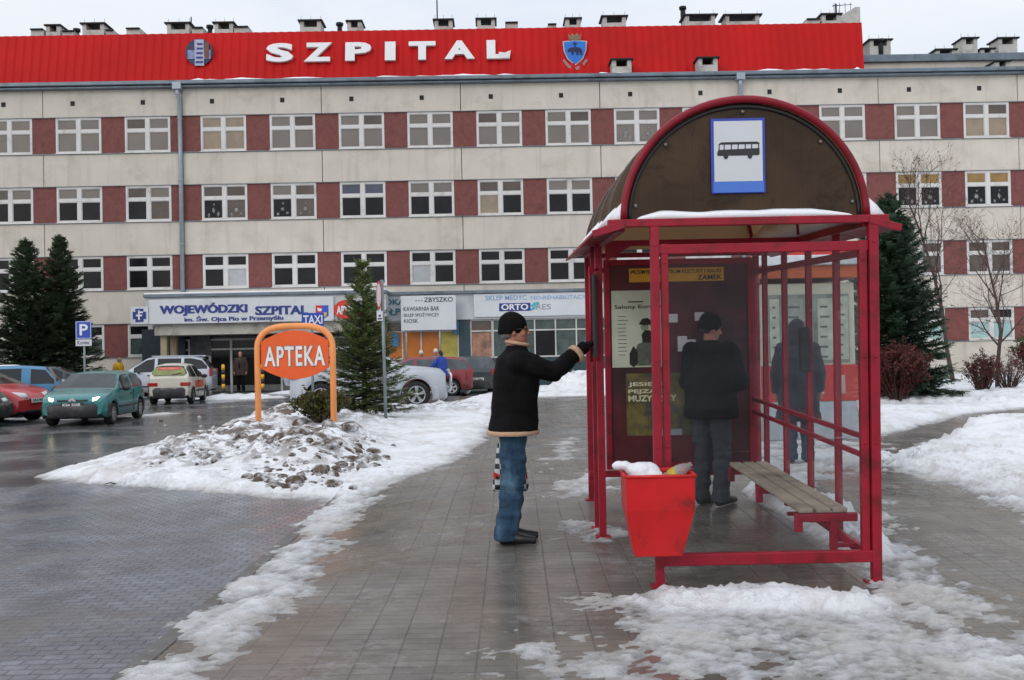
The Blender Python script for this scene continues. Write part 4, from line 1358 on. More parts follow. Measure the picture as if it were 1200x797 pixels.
# bus sign on the gable
sx0, sz1 = shl(834, 138, 0); sx1, sz0 = shl(899, 225, 0)
sg = empty('bus_stop_sign', (0, 0, 0), 0, 'white bus stop sign with a black bus in a blue border on the brown gable', 'sign')
sg.matrix_world = SM
M_SBLUE = paint('sign blue', sr(70, 118, 205), .4, var=.06); M_SBL2 = paint('sign deep blue', sr(48, 70, 170), .4, var=.1)
m = MB(); m.box(sx0, sx1, .035, .052, sz0, sz1, 0); m.build('plate', M_SBL2, sg, bevel=.003)
m = MB(); m.box(sx0 + .012, sx1 - .012, .031, .036, sz0 + .005, sz0 + .075); m.build('lower_band', M_SBLUE, sg)
m = MB(); m.box(sx0 + .018, sx1 - .018, .03, .036, sz0 + .075, sz1 - .018); m.build('white_field', M_SIGNW, sg)
bx0, bz1 = shl(841.5, 166, 0); bx1, bz0 = shl(891.5, 185, 0); W_ = bx1 - bx0; H_ = bz1 - bz0
m = MB(); P3 = lambda x, z, d: (bx0 + x * W_, .028 + d, bz0 + z * H_)
m.prism([(.0, .2), (.98, .2), (1, .3), (1, .62), (.03, .55), (0, .4)], P3, 0, .004)
for a, b in ((.05, .14), (.17, .31), (.34, .48), (.51, .65), (.68, .80), (.83, .95)):
    pass
m.prism([(.05, .92), (.1, 1), (.95, 1), (1, .93), (1, .86), (.06, .86)], P3, 0, .004)
for x in (.04, .16, .33, .49, .66, .81, .975): m.prism([(x - .012, .5), (x + .012, .5), (x + .02, .9), (x - .004, .9)], P3, 0.0005, .0035)
for c in (.2, .77): m.prism([(c + .055 * math.cos(t * PI / 8), .17 + .17 * math.sin(t * PI / 8)) for t in range(16)], P3, -.001, .003)
m.build('bus_symbol', M_BLACK, sg)

# posters: sheets pasted on the board (things of their own)


def sheet_thing(name, label, p0, p1, y0, y1, mat, y=PY, cat='poster', th=.004, group=None):
    a, zt_ = shl(p0, y0, y); b, _ = shl(p1, y0, y); _, zb_ = shl(p0, y1, y)
    o = empty(name, (0, 0, 0), 0, label, cat, group); o.matrix_world = SM
    m = MB(); m.box(a, b, y - th, y, zb_, zt_); m.build('sheet', mat, o)
    return o, a, b, zb_, zt_, y - th


o, a, b, z0, z1, y = sheet_thing('concert_poster', 'pale green poster headed SALONY EUROPY with a lady in a long dress', 716, 776, 341, 431, paint('pale green paper', sr(196, 204, 184), .6, var=.1))
m = MB(); w = b - a; h = z1 - z0
m.text('Salony Europy', (a + .06 * w, y - .001, z0 + .75 * h), (1, 0, 0), (0, 0, 1), w * .92, .065 * h, .002, 0, .01)
m.box(a + .33 * w, a + .62 * w, y - .003, y, z0 + .845 * h, z0 + .86 * h)
for k in range(11): m.box(a + .12 * w, a + (.26 + .07 * rnd.random()) * w, y - .002, y, z0 + (.66 - .05 * k) * h, z0 + (.667 - .05 * k) * h)
m.build('lettering', M_BLACK, o, recalc=False)
m = MB(); X_ = lambda q: a + q * w; Z_ = lambda q: z0 + q * h; f3 = lambda x, z, d: (X_(x), y - .002 + d, Z_(z))
m.prism([(.46, .02), (.9, .02), (.93, .2), (.86, .32), (.74, .33), (.62, .33), (.5, .30), (.44, .18)], f3, 0, .002, 0)
m.prism([(.60, .32), (.82, .32), (.86, .40), (.78, .45), (.74, .48), (.64, .48), (.58, .42)], f3, -.001, .002, 1)
m.prism([(.34, .04), (.42, .0), (.5, .06), (.5, .2), (.42, .28), (.34, .18)], f3, -.001, .002, 1)
m.prism([(.64 + .075 * math.cos(t * PI / 8), .52 + .045 * math.sin(t * PI / 8)) for t in range(16)], f3, -.001, .002, 2)
m.prism([(.53, .56), (.62, .545), (.76, .55), (.82, .58), (.74, .62), (.7, .64), (.6, .63)], f3, -.002, .002, 1)
m.build('lady_picture', [paint('engraving grey', sr(92, 98, 88), .7, var=.4, scale=25), paint('engraving black', sr(34, 36, 33), .7, var=.3, scale=25), paint('engraving face', sr(140, 148, 132), .7)], o)
o, a, b, z0, z1, y = sheet_thing('autumn_poster', 'dark olive poster lettered JESIEŃ PEJZAŻ MUZYCZNY below the lady poster', 733.5, 812, 438, 511, paint('olive paper', sr(104, 94, 48), .5, var=.6, scale=7, dirt=sr(48, 62, 76), dirt_amt=.4))
m = MB(); w = b - a; h = z1 - z0
for k, t in enumerate(('JESIEŃ', 'PEJZAŻ', 'MUZYCZNY')): m.text(t, (a + .03 * w, y - .001, z0 + (.78 - .115 * k) * h), (1, 0, 0), (0, 0, 1), w * (.50, .52, .72)[k], .10 * h, .002, 0, .03)
m.build('lettering', paint('pale poster lettering', sr(216, 216, 186), .6), o, recalc=False)
m = MB(); m.box(a + .42 * w, a + .82 * w, y - .003, y, z0 + .0, z0 + .1 * h); m.build('label_strip', paint('pale strip', sr(150, 158, 165), .6), o)
o, a, b, z0, z1, y = sheet_thing('theatre_banner', 'yellow banner across the top of the poster board reading ZAMEK', 737, 848, 315, 331, paint('yellow paper', sr(226, 172, 38), .5, var=.12))
m = MB(); w = b - a; h = z1 - z0
m.text('PRZEMYSKIE CENTRUM KULTURY I NAUKI', (a + .02 * w, y - .001, z0 + .6 * h), (1, 0, 0), (0, 0, 1), w * .95, .28 * h, .002, 0, .01)
m.text('ZAMEK', (a + .72 * w, y - .001, z0 + .1 * h), (1, 0, 0), (0, 0, 1), w * .26, .36 * h, .002, 0, .02)
m.build('lettering', M_BLACK, o, recalc=False)
M_PAP = paint('white paper', sr(222, 224, 228), .6, var=.06)
for p0, p1, y0, y1, lab in ((783, 794, 368, 378, 'small white paper slip left of the standing person\'s head on the poster board'), (814, 825, 366, 376, 'small white paper slip beside the standing person\'s hat'),
                       (794, 805, 394, 412, 'grey tilted leaflet under the white slips on the poster board')):
    sheet_thing('paper_slip', lab, p0, p1, y0, y1, M_PAP, cat='paper', group='slips pinned to the poster board')
o, a, b, z0, z1, y = sheet_thing('paper_slip', 'white slip with a red corner at the standing person\'s shoulder', 802, 815, 398, 414, M_PAP, y=PY - .02, cat='paper', group='slips pinned to the poster board')
m = MB(); m.prism([(b - .005, z0), (b - .005, z1 - .03), (b - .04, z0)], lambda x, z, d: (x, y - .002 + d, z), 0, .002); m.build('red_corner', paint('red corner', sr(190, 50, 50), .5), o)

# bench of three boards on brackets
M_WOOD = paint('weathered bench boards', sr(168, 156, 138), .75, var=.2, dirt=sr(110, 100, 86), dirt_amt=.4, scale=4, bmp=.6, bscale=50)
for k in range(3):
    m = MB(); x = .455 + .115 * k
    m.box(x - .05, x + .05, .34, LEN - .58, .385, .42); m.build('bench_board', M_WOOD, shel, bevel=.012)
for y in (.36, 1.45, LEN - .66):
    m = MB()
    m.bar((.40, y, .355), (XR, y, .355), .05, .055); m.bar((.405, y, .38), (.405, y, .26), .05, .05)
    m.bar((.64, y, .33), (.64, y, .13), .045, .05) if y < 1 else None
    m.bar((.60, y + .03, .32), (XR, y + .03, .13), .04, .045); m.bar((.62, y, .165), (XR, y, .165), .03, .03)
    m.build('bench_bracket', M_SRED, shel, bevel=.005)

# ------------------------------------------------------------------ litter bin with its contents
BY = -.17
M_BIN = paint('bright red enamel', sr(198, 14, 20), .38, var=.08, dirt=sr(96, 18, 16), dirt_amt=.3, scale=7, bmp=.1, bscale=60)
bn = empty('litter_bin', (0, 0, 0), 0, 'bright red tapered litter bin hung on the near left post of the shelter', 'litter bin'); bn.matrix_world = SM
bx0, bz1 = shl(733, 559, BY - .14); bx1, _ = shl(814.5, 559, BY - .14); _, bzm = shl(770, 598, BY - .14); tx0, bz0 = shl(745, 654, BY - .12); tx1, _ = shl(801, 654, BY - .12)
m = MB(); T = .012


def hull(off):
    r = []
    for z, a, b, dy in ((bz0, tx0, tx1, .10), (bzm, bx0 + .003, bx1 - .003, .148), (bz1, bx0, bx1, .15)):
        r.append([(a + off, BY - dy + off, z), (b - off, BY - dy + off, z), (b - off, BY + dy - off, z), (a + off, BY + dy - off, z)])
    return r


A_ = hull(0); B_ = hull(T); vs = [p for r_ in A_ for p in r_] + [p for r_ in B_ for p in r_]
fs = []
for i in range(2):
    for j in range(4):
        q = (j + 1) % 4
        fs += [(4 * i + j, 4 * i + q, 4 * i + 4 + q, 4 * i + 4 + j), (12 + 4 * i + q, 12 + 4 * i + j, 12 + 4 * i + 4 + j, 12 + 4 * i + 4 + q)]
for j in range(4):
    q = (j + 1) % 4; fs.append((8 + j, 8 + q, 20 + q, 20 + j))
fs += [(3, 2, 1, 0), (12, 13, 14, 15)]
m.add(vs, fs); m.build('shell', M_BIN, bn, bevel=.006)
m = MB(); rim = [(bx0, BY - .15, bz1), (bx1, BY - .15, bz1), (bx1, BY + .15, bz1), (bx0, BY + .15, bz1)]
for i in range(4): m.tube([rim[i], rim[(i + 1) % 4]], .011, 8)
m.build('rolled_rim', M_BIN, bn)
m = MB(); m.box(bx0 + .06, bx1 - .16, BY + .14, -.03, bz1 - .2, bz1 - .15); m.box(bx0 + .06, bx1 - .16, BY + .14, -.03, bz0 + .1, bz0 + .14); m.build('bracket', M_SRED, bn)
m = MB(); m.box(bx0 + .03, bx1 - .03, BY - .12, BY + .12, bz1 - .16, bz1 - .06); m.build('rubbish', paint('dark rubbish', sr(90, 88, 84), .8, var=.5, scale=20, bmp=.8), bn)
# white carrier bag
bag = MB()
for (px, py, r, dy) in ((725, 544, .038, .02), (733, 544, .035, 0), (742, 548, .05, 0), (750, 551, .075, 0), (758, 553, .08, .02), (765, 556, .06, -.03), (752, 560, .09, .0)):
    x, z = shl(px, py, BY); bag.ball((x, BY + dy, z - .01), (r * 1.05, r * .9, r * .8))
me = baked(bag, .008, 2, .016, 14, 3, 'bag')
me.materials.append(paint('white plastic film', sr(222, 224, 228), .35, var=.05, bmp=.5, bscale=35))
o = link('carrier_bag', me); o.matrix_world = SM; tag(o, 'crumpled white plastic carrier bag on top of the red litter bin', 'carrier bag')
# plastic bottle
o = empty('plastic_bottle', (0, 0, 0), 0, 'clear plastic bottle with a yellow label lying in the red litter bin', 'bottle'); o.matrix_world = SM
x, z = shl(792, 553, BY)
ax = Vector((.75, -.2, .5)).normalized(); s1 = ax.cross(Vector((0, 1, 0))).normalized(); s2 = ax.cross(s1); c0 = Vector((x - .06, BY + .02, z - .05))
bf = lambda u_, v_, h_: c0 + ax * h_ + s1 * u_ + s2 * v_
m = MB(); m.lathe([(.02, -.05), (.04, -.04), (.042, 0), (.038, .03), (.042, .06), (.042, .10), (.036, .13), (.016, .17), (.015, .19)], bf, 16)
m.build('bottle_body', glass_clear('clear plastic', (.8, .85, .85), .35, .08, (.6, .62, .62)), o)
m = MB(); m.lathe([(.0435, .035), (.0435, .085)], bf, 16, sm=True); m.build('bottle_label', paint('yellow label', sr(190, 170, 50), .5, var=.3, scale=20), o)
# ------------------------------------------------------------------ vehicles (local: x forwards, y to the left, z up)
M_TYRE = paint('tyre rubber', (.018, .018, .019), .85, var=.3, bmp=.3)
M_PLAST = paint('black bumper plastic', (.028, .028, .03), .55, var=.25, dirt=(.12, .11, .10), dirt_amt=.3, scale=4)
M_ALLOY = paint('alloy rim', (.50, .51, .53), .35, .7, var=.15, dirt=(.15, .14, .13), dirt_amt=.25, scale=6)
M_HUB = paint('grey wheel cover', (.30, .30, .31), .45, .3, var=.2, dirt=(.12, .11, .1), dirt_amt=.4, scale=6)
M_CGLASS = paint('car glass', (.014, .017, .02), .04, var=.3, scale=1.2, spec=.4)
M_CGL2 = paint('car glass with painted bright reflection', (.06, .07, .08), .06, var=.6, scale=1.5, spec=.5)  # lighter, uneven base colour stands in for bright reflections
M_UNDER = paint('underbody', (.012, .012, .012), .9)
M_LAMP = paint('headlamp glass', (.62, .64, .66), .12, var=.1, spec=.7)
M_RED_L = paint('tail lamp red', (.34, .012, .012), .15, var=.2, spec=.7)
M_AMBER = paint('indicator amber', (.55, .16, .02), .2)
M_PLDK = paint('old black number plate', (.03, .03, .032), .5)
M_PLATE = paint('number plate white', (.66, .66, .64), .5, var=.06)
M_LIT = bpy.data.materials.new('lit headlamp'); M_LIT.use_nodes = True
_b = M_LIT.node_tree.nodes['Principled BSDF']; _b.inputs['Emission Color'].default_value = (1.0, .78, .50, 1); _b.inputs['Emission Strength'].default_value = 8.0; _b.inputs['Base Color'].default_value = (.8, .7, .55, 1)


def lerp_prof(pr, x):
    xs = [p[0] for p in pr]; zs = [p[1] for p in pr]
    return float(np.interp(x, xs, zs))


def smooth_prof(pr, x, r):
    return sum(lerp_prof(pr, x + r * k / 2) * w for k, w in zip((-2, -1, 0, 1, 2), (1, 2, 3, 2, 1))) / 9


def car(name, label, cat, loc, rotz, L, W, H, top, belt, pillars, ws, rs, paint_mat, wr=.29, wx=None, bumper=None, alloy=False, lit=False, group=None, glass=None, rear_bits=None, front_bits=None, plate='KPR 37F2', spoke=5, sill_dark=False, plate_mat=None, tumble=.17, scr=None):
    """top, belt: (x, z) from tail (-L/2) to nose (L/2); ws: (top x, base x) of the windscreen; rs: (base x, top x) of the rear window"""
    root = empty(name, loc, rotz, label, cat, group)
    hl = L / 2; fxw, rxw = wx or (hl - .68, -hl + .62)
    glass = glass or M_CGLASS
    xs = sorted(set(list(np.linspace(-hl, hl, 74)) + [-hl + .004, -hl + .02, -hl + .05, hl - .004, hl - .02, hl - .05] + [p[0] for p in top] + [ws[0], ws[1], rs[0], rs[1]] + [q for p in pillars for q in p]))
    xs = [x for x in xs if -hl <= x <= hl]
    W2 = W / 2
    ringsL = []; fl = []
    for x in xs:
        zt = smooth_prof(top, x, .07); zb = min(smooth_prof(belt, x, .07), zt - .012)
        e = min(hl - x, x + hl)
        nose = 1 - .13 * (1 - min(1, e / .45)) ** 2.2
        w = W2 * nose
        g = max(0, zt - zb); gh = min(1, g / .36)
        wr_ = w * .955 - tumble * gh * (zt - zb) / .5 * .9
        zl = .20
        if e < .18: zl = .20 + .10 * (1 - e / .18) ** 2
        for xw in (fxw, rxw):
            R = wr + .055
            if abs(x - xw) < R: zl = max(zl, wr + math.sqrt(R * R - (x - xw) ** 2) - .01)
        zm = zl + .45 * max(.02, zb - zl)
        bul = min(1, e / .06 + .0)
        wl = w * (.95 + .03 * bul)
        p = [(0, zl), (wl * .92, zl), (wl, zl + .02), (w, max(zm, zl + .03)), (w * .992, max(zb - .09, zl + .04)), (w * .962, max(zb, zl + .05)),
             (w * .955, max(zb, zl + .05) + .035 * gh), (wr_ + .012, max(zt - .075 * gh, zl + .055)), (wr_ - .03 * gh - .02, max(zt - .018 * gh, zl + .06)), (wr_ * .5, zt + .012), (0, zt + .016)]
        ringsL.append([(x, y, z) for y, z in p])
    n = len(ringsL[0])
    body = MB(); side = {1: MB(), -1: MB()}; scrF = MB(); scrR = MB()
    vs = []
    for r in ringsL:
        vs += r + [(x, -y, z) for x, y, z in r]
    m2 = 2 * n
    body.v = [tuple(v) for v in vs]

    def quad(dst, idx, mi=0, sm=True, off=.0):
        if dst is body:
            body.f.append(tuple(idx)); body.m.append(mi); body.sm.append(sm)
        else:
            dst.add([vs[i] for i in idx], [(0, 1, 2, 3)], 0, True)
    for i in range(len(xs) - 1):
        xm = (xs[i] + xs[i + 1]) / 2
        for s_, o in ((1, 0), (-1, n)):
            for k in range(n - 1):
                a, b, c, d = i * m2 + o + k, (i + 1) * m2 + o + k, (i + 1) * m2 + o + k + 1, i * m2 + o + k + 1
                idx = (a, b, c, d) if s_ == 1 else (d, c, b, a)
                if k == 6 and rs[0] + .10 < xm < ws[1] - .28 and (lerp_prof(top, xm) - lerp_prof(belt, xm)) > .17 and not any(p0 < xm < p1 for p0, p1 in pillars):
                    quad(side[s_], idx)
                elif k in (8, 9) and ws[0] < xm < ws[1] - .02: quad(scrF, idx)
                elif k in (8, 9) and rs[0] + .02 < xm < rs[1]: quad(scrR, idx)
                else: quad(body, idx, 1 if k == 0 or (k == 1 and not sill_dark) or (sill_dark and k in (1, 2)) else 0)
    for i, rev in ((0, 1), (len(xs) - 1, 0)):
        loop = [i * m2 + k for k in range(n)] + [i * m2 + n + k for k in range(n - 1, -1, -1)]
        body.f.append(tuple(loop[::-1] if rev else loop)); body.m.append(0); body.sm.append(False)
    body.build('body', [paint_mat, M_UNDER], root)
    for s_ in (1, -1):
        if side[s_].f: side[s_].build('side_window', glass, root)
    if scrF.f: scrF.build('windscreen', glass, root)
    if scrR.f: scrR.build('rear_window', scr or glass, root)
    # wheels
    for xw in (fxw, rxw):
        for s_ in (1, -1):
            yo = s_ * (W2 - .015)
            f = lambda u, v, h, xw=xw, yo=yo, s_=s_: (xw + u, yo - s_ * .19 + s_ * h, wr + v)
            t = MB(); t.lathe([(wr * .62, .0), (wr * .93, .0), (wr, .03), (wr, .15), (wr * .95, .185), (wr * .66, .19), (wr * .64, .16)], f, 28)
            w_ = t.build('wheel', M_TYRE, root)
            rm = MB()
            if alloy:
                rm.lathe([(wr * .66, .13), (wr * .67, .188), (wr * .60, .19), (wr * .58, .135)], f, 28)
                rm.lathe([(wr * .58, .09), (wr * .58, .10)], f, 20, 1)
                for q in range(spoke):
                    a = 2 * PI * q / spoke + .3
                    for da in (-.13, .13):
                        rm.bar(f(wr * .1 * math.cos(a), wr * .1 * math.sin(a), .172), f(wr * .62 * math.cos(a + da), wr * .62 * math.sin(a + da), .172), .03, .045, 0, (1, 0, 0))
                rm.lathe([(wr * .17, .14), (wr * .16, .19)], f, 12)
            else:
                rm.lathe([(wr * .66, .13), (wr * .66, .18), (wr * .55, .19), (wr * .25, .165), (wr * .12, .18)], f, 28)
                for q in range(8):
                    a = 2 * PI * q / 8; rm.lathe([(wr * .06, .17), (wr * .06, .1885)], lambda u, v, h, a=a: f(u + wr * .45 * math.cos(a), v + wr * .45 * math.sin(a), h), 8, 1)
            rm.build('rim', [M_ALLOY if alloy else M_HUB, M_UNDER], w_)
    zb_ = .20
    if bumper is not None:
        for s_, nm in ((1, 'front_bumper'), (-1, 'rear_bumper')):
            b = MB(); N = 14
            vs2 = []
            for zz, o in ((.22, -.04), (.27, .02), (.50, .03), (.57, .0)):
                for i in range(N + 1):
                    t = -1 + 2 * i / N
                    yy = W2 * 1.0 * t
                    xx = hl + o - .30 * abs(t) ** 7 - .04 * t * t
                    vs2.append((s_ * xx, yy, zz))
            fs2 = [(r * (N + 1) + i, r * (N + 1) + i + 1, (r + 1) * (N + 1) + i + 1, (r + 1) * (N + 1) + i) for r in range(3) for i in range(N)]
            b.add(vs2, fs2, 0, True)
            o_ = b.build(nm, bumper, root, recalc=False); q = o_.modifiers.new('thick', 'SOLIDIFY'); q.thickness = .06; q.offset = 0
    # lamps, plates, mirrors
    def bx(nm, x0, x1, y0, y1, z0, z1, mat, par=root, bev=.02):
        m = MB(); m.box(min(x0, x1), max(x0, x1), y0, y1, z0, z1); return m.build(nm, mat, par, bevel=bev)
    fb = dict(hz=.64, hh=.13, hw=.34, hy=.56, gz=.62, gh=.08, gw=.5, pz=.36, slant=.12)
    fb.update(front_bits or {})
    for s_ in (1, -1):
        m = MB(); y0 = fb['hy'] - fb['hw'] / 2; y1 = fb['hy'] + fb['hw'] / 2
        N = 8; vs3 = []
        for i in range(N + 1):
            t = i / N; y = y0 + (y1 - y0) * t
            e = hl - .13 * 0 - W * 0
            xx = hl - .015 - (.22 * (y / W2) ** 4) - fb['slant'] * t * t * .6
            hgt = fb['hh'] * (.75 + .5 * t) * .5
            vs3 += [(xx + .022, s_ * y, fb['hz'] - hgt), (xx + .03, s_ * y, fb['hz']), (xx - .03, s_ * y, fb['hz'] + hgt), (xx - .2, s_ * y, fb['hz'] + hgt * .8), (xx - .2, s_ * y, fb['hz'] - hgt)]
        fs3 = [(5 * i + a, 5 * i + (a + 1) % 5, 5 * i + 5 + (a + 1) % 5, 5 * i + 5 + a) for i in range(N) for a in range(5)] + [(0, 1, 2, 3, 4), tuple(5 * N + a for a in range(5))]
        m.add(vs3, fs3, 0, True); m.build('headlight', M_LIT if lit else M_LAMP, root)
    bx('grille', hl - .06, hl + .012, -fb['gw'] / 2, fb['gw'] / 2, fb['gz'] - fb['gh'] / 2, fb['gz'] + fb['gh'] / 2, M_PLAST)
    bx('air_intake', hl - .06, hl + .035, -.45, .45, .27, .33, M_UNDER)
    pz = fb['pz']
    p = bx('number_plate', hl + .03, hl + .045, -.26, .26, pz, pz + .115, plate_mat or M_PLATE, bev=.003)
    m = MB(); m.text(plate, (hl + .0455, -.21, pz + .025), (0, 1, 0), (0, 0, 1), .42, .07, .002, 0, .02); m.build('lettering', M_LET if plate_mat else M_BLACK, p, recalc=False)
    rb = dict(lz=.72, lh=.2, lw=.24, ly=.62, pz=.58, wrap=.10)
    rb.update(rear_bits or {})
    for s_ in (1, -1):
        y0, y1 = rb['ly'] - rb['lw'] / 2, rb['ly'] + rb['lw'] / 2
        m = MB(); m.box(-hl - .018, -hl + rb['wrap'], min(s_ * y0, s_ * y1), max(s_ * y0, s_ * y1), rb['lz'] - rb['lh'] / 2, rb['lz'] + rb['lh'] / 2)
        m.build('tail_light', M_RED_L, root, bevel=.02)
    p = bx('number_plate', -hl - .04, -hl - .02, -.26, .26, rb['pz'] - .06, rb['pz'] + .055, M_PLATE, bev=.003)
    m = MB(); m.text(plate, (-hl - .0405, .21, rb['pz'] - .04), (0, -1, 0), (0, 0, 1), .42, .07, .002, 0, .02); m.build('lettering', M_BLACK, p, recalc=False)
    zmir = lerp_prof(belt, ws[1] - .45) + .06
    for s_ in (1, -1):
        m = MB(); m.ball((ws[1] - .47, s_ * (W2 + .07), zmir), (.06, .10, .075), 0, 12, 8); m.bar((ws[1] - .45, s_ * (W2 - .06), zmir - .03), (ws[1] - .46, s_ * (W2 + .03), zmir - .02), .05, .04); m.build('wing_mirror', M_PLAST if not sill_dark or True else paint_mat, root)
        # door seams and handles
        m = MB(); zb0 = lerp_prof(belt, 0)
        for p0, p1 in pillars[:2]:
            xm = (p0 + p1) / 2 - .03
            if abs(xm - rxw) < wr + .06: continue
            m.box(xm - .012 + .05, xm + .05, s_ * W2 - .012, s_ * W2 + .003, .3, zb0 - .02)
        if m.f: m.build('door_seam', M_UNDER, root)
        m = MB()
        for p0, p1 in pillars[:1]:
            m.box(p1 - .02 + .12, p1 + .28, s_ * W2 - .02, s_ * W2 + .018, zb0 - .13, zb0 - .09)
        if m.f: m.build('door_handle', M_PLAST, root, bevel=.008)
        m = MB(); m.box(rxw + wr + .08, fxw - wr - .08, s_ * W2 - .01, s_ * W2 + .014, .42, .48)
        m.build('side_moulding', M_PLAST, root, bevel=.006)
    return root


def cpaint(n, c, dirt=.25):
    """car paint with road salt and grime on the lower flanks"""
    m = paint(n, c, .30, 0.0, .04, None, 0, 1.6, coat=.5); nt = m.node_tree; bs = nt.nodes['Principled BSDF']
    src = bs.inputs['Base Color'].links[0].from_socket
    sp = nt.nodes.new('ShaderNodeSeparateXYZ'); nt.links.new(coord(nt), sp.inputs[0])
    low = ramp(nt, sp.outputs[2], [(.25, 1.0), (.75, 0.0)])
    f = math_n(nt, 'MULTIPLY', math_n(nt, 'MULTIPLY', low, ramp(nt, noise(nt, 3, 6, .65), [(.3, .3), (.7, 1.0)])), min(1, dirt * 2.5))
    col = mixc(nt, f, src, (.17, .16, .145)); nt.links.new(col, bs.inputs['Base Color'])
    nt.links.new(math_n(nt, 'MULTIPLY_ADD', f, .4, .28), bs.inputs['Roughness'])
    return m



M_TEALC = cpaint('teal car paint', sr(12, 112, 112), .08)
M_REDC = cpaint('red car paint', sr(176, 22, 28), .1)
M_DREDC = cpaint('dark red car paint', sr(128, 18, 30), .15)
M_BLUEC = cpaint('blue car paint', sr(46, 118, 158), .12)
M_SILVC = cpaint('silver car paint', sr(186, 192, 200), .12)
M_PEARL = cpaint('dirty white car paint', sr(206, 200, 184), .2)
M_WHITEC = cpaint('white car paint', sr(200, 206, 216), .1)
M_DKC = cpaint('dark green car paint', sr(26, 44, 46), .2)


def wheel_y(px, py, z=ROAD_Z): return at_ground(px, py, z)


# three-door hatch, teal, coming towards the camera with its lamps on
hat_top = [(-1.78, .80), (-1.74, .95), (-1.42, 1.33), (-.9, 1.38), (-.1, 1.37), (.12, 1.34), (.86, .93), (1.45, .82), (1.70, .72), (1.78, .60)]
hat_belt = [(-1.78, .78), (-1.70, .90), (0, .87), (.86, .86), (1.2, .84), (1.78, .58)]
hat_front = dict(hz=.68, hh=.13, hw=.27, hy=.60, gz=.665, gh=.05, gw=.72, pz=.50, slant=.16)
x_, y_ = at_ground(82, 501, ROAD_Z)
tc_ = car('hatchback', 'teal three-door hatchback driving towards us with its headlights lit', 'car', (-10.75, 26.4, ROAD_Z), -PI / 2 + .085, 3.56, 1.6, 1.38, hat_top, hat_belt, [(-.62, -.5)], (.14, .86), (-1.72, -1.42), M_TEALC, .28, (1.12, -1.26), M_PLAST, False, True,
          front_bits=hat_front, plate='KSA 504R', plate_mat=M_PLDK, glass=paint('teal car glass', (.022, .028, .03), .05, var=.6, scale=1.6, spec=.45))
tc_.scale = (1, 1, .94)
m = MB(); m.ball((-.15, -.33, 1.10), (.10, .09, .12)); m.ball((-.2, -.33, .9), (.12, .2, .18)); m.build('driver_silhouette', M_UNDER, tc_)
m = MB(); m.prism([(-.09, .0), (-.02, .0), (0, .05), (.02, 0), (.09, 0), (.03, .09), (-.03, .09)], lambda x, z, d: (1.79 + d, x, .665 + z - .02), 0, .012); m.build('grille_badge', M_ALLOY, tc_)

# red hatch nose at the left border
red_top = [(-1.9, .8), (-1.8, 1.0), (-1.45, 1.42), (-.4, 1.46), (.05, 1.42), (1.0, .98), (1.6, .86), (1.86, .68), (1.9, .55)]
red_belt = [(-1.9, .78), (-1.8, .95), (0, .92), (1.0, .9), (1.4, .86), (1.9, .5)]
car('hatchback', 'bright red car nose with a clear headlamp beside the blue hatchback', 'car', (-14.3, 27.2, ROAD_Z), -.22, 3.8, 1.68, 1.46, red_top, red_belt, [(-.35, -.2), (-1.2, -1.1)], (.1, 1.0), (-1.8, -1.45), M_REDC, .3, (1.2, -1.2), None,
    front_bits=dict(hz=.70, hh=.2, hw=.4, hy=.56, pz=.52, slant=.3, gz=.60, gh=.06, gw=.6), plate='KRA 9F31')
car('saloon', 'dark car nearest the left border, just a corner of its bumper showing', 'car', (-14.55, 25.2, ROAD_Z), -.12, 3.9, 1.68, 1.42, red_top, red_belt, [(-.35, -.2), (-1.2, -1.1)], (.1, 1.0), (-1.8, -1.45), M_DKC, .3, (1.2, -1.2), M_PLAST, plate='KPR 4J77')
# blue hatch, tail to the right
car('hatchback', 'blue hatchback parked behind the red car with its dark tail to the right', 'car', (-14.95, 29.3, ROAD_Z), PI + .30, 3.75, 1.64, 1.47,
    [(-1.88, .86), (-1.84, 1.0), (-1.55, 1.42), (-.9, 1.47), (.1, 1.46), (.35, 1.42), (1.0, .98), (1.6, .88), (1.85, .7), (1.88, .6)],
    [(-1.88, .84), (-1.8, .92), (0, .9), (1.0, .88), (1.4, .86), (1.88, .55)], [(-.2, -.06), (-1.16, -.92)], (.38, 1.0), (-1.85, -1.52), M_BLUEC, .29, (1.2, -1.22), M_PLAST, rear_bits=dict(lz=.80, lh=.2, lw=.22, ly=.66), plate='KPR 81C2', scr=M_CGLASS)
# white saloon under snow, behind
wc = car('saloon', 'white car with a snowy sloping roof behind the blue hatchback', 'car', (-16.4, 32.2, ROAD_Z), PI + .2, 4.3, 1.7, 1.42,
    [(-2.15, .84), (-2.1, .98), (-1.5, 1.05), (-.75, 1.40), (.2, 1.42), (.5, 1.36), (1.2, .95), (1.9, .82), (2.15, .62)],
    [(-2.15, .82), (-2.0, .92), (0, .9), (1.2, .88), (2.15, .6)], [(-.1, .02), (-1.1, -1.0)], (.45, 1.2), (-1.5, -.75), M_WHITEC, .3, (1.3, -1.3), M_PLAST, plate='KPR 22E5', scr=M_CAP, glass=M_CGLASS)
m = MB(); m.rings([(-.3, 0, 1.40, .62, .55), (-.3, 0, 1.47, .6, .52), (-.3, 0, 1.5, .4, .35)], 0, True, 20, 3.0); m.build('roof_snow', M_CAP, wc)
car('saloon', 'dark car parked behind the snowy white car under the spruces', 'car', (-16.8, 36.2, ROAD_Z), PI + .2, 4.3, 1.7, 1.42,
    [(-2.15, .84), (-2.1, .98), (-1.5, 1.05), (-.75, 1.40), (.2, 1.42), (.5, 1.36), (1.2, .95), (1.9, .82), (2.15, .62)],
    [(-2.15, .82), (-2.0, .92), (0, .9), (1.2, .88), (2.15, .6)], [(-.1, .02), (-1.1, -1.0)], (.45, 1.2), (-1.5, -.75), M_DKC, .3, (1.3, -1.3), M_PLAST, plate='KPR 60H1')
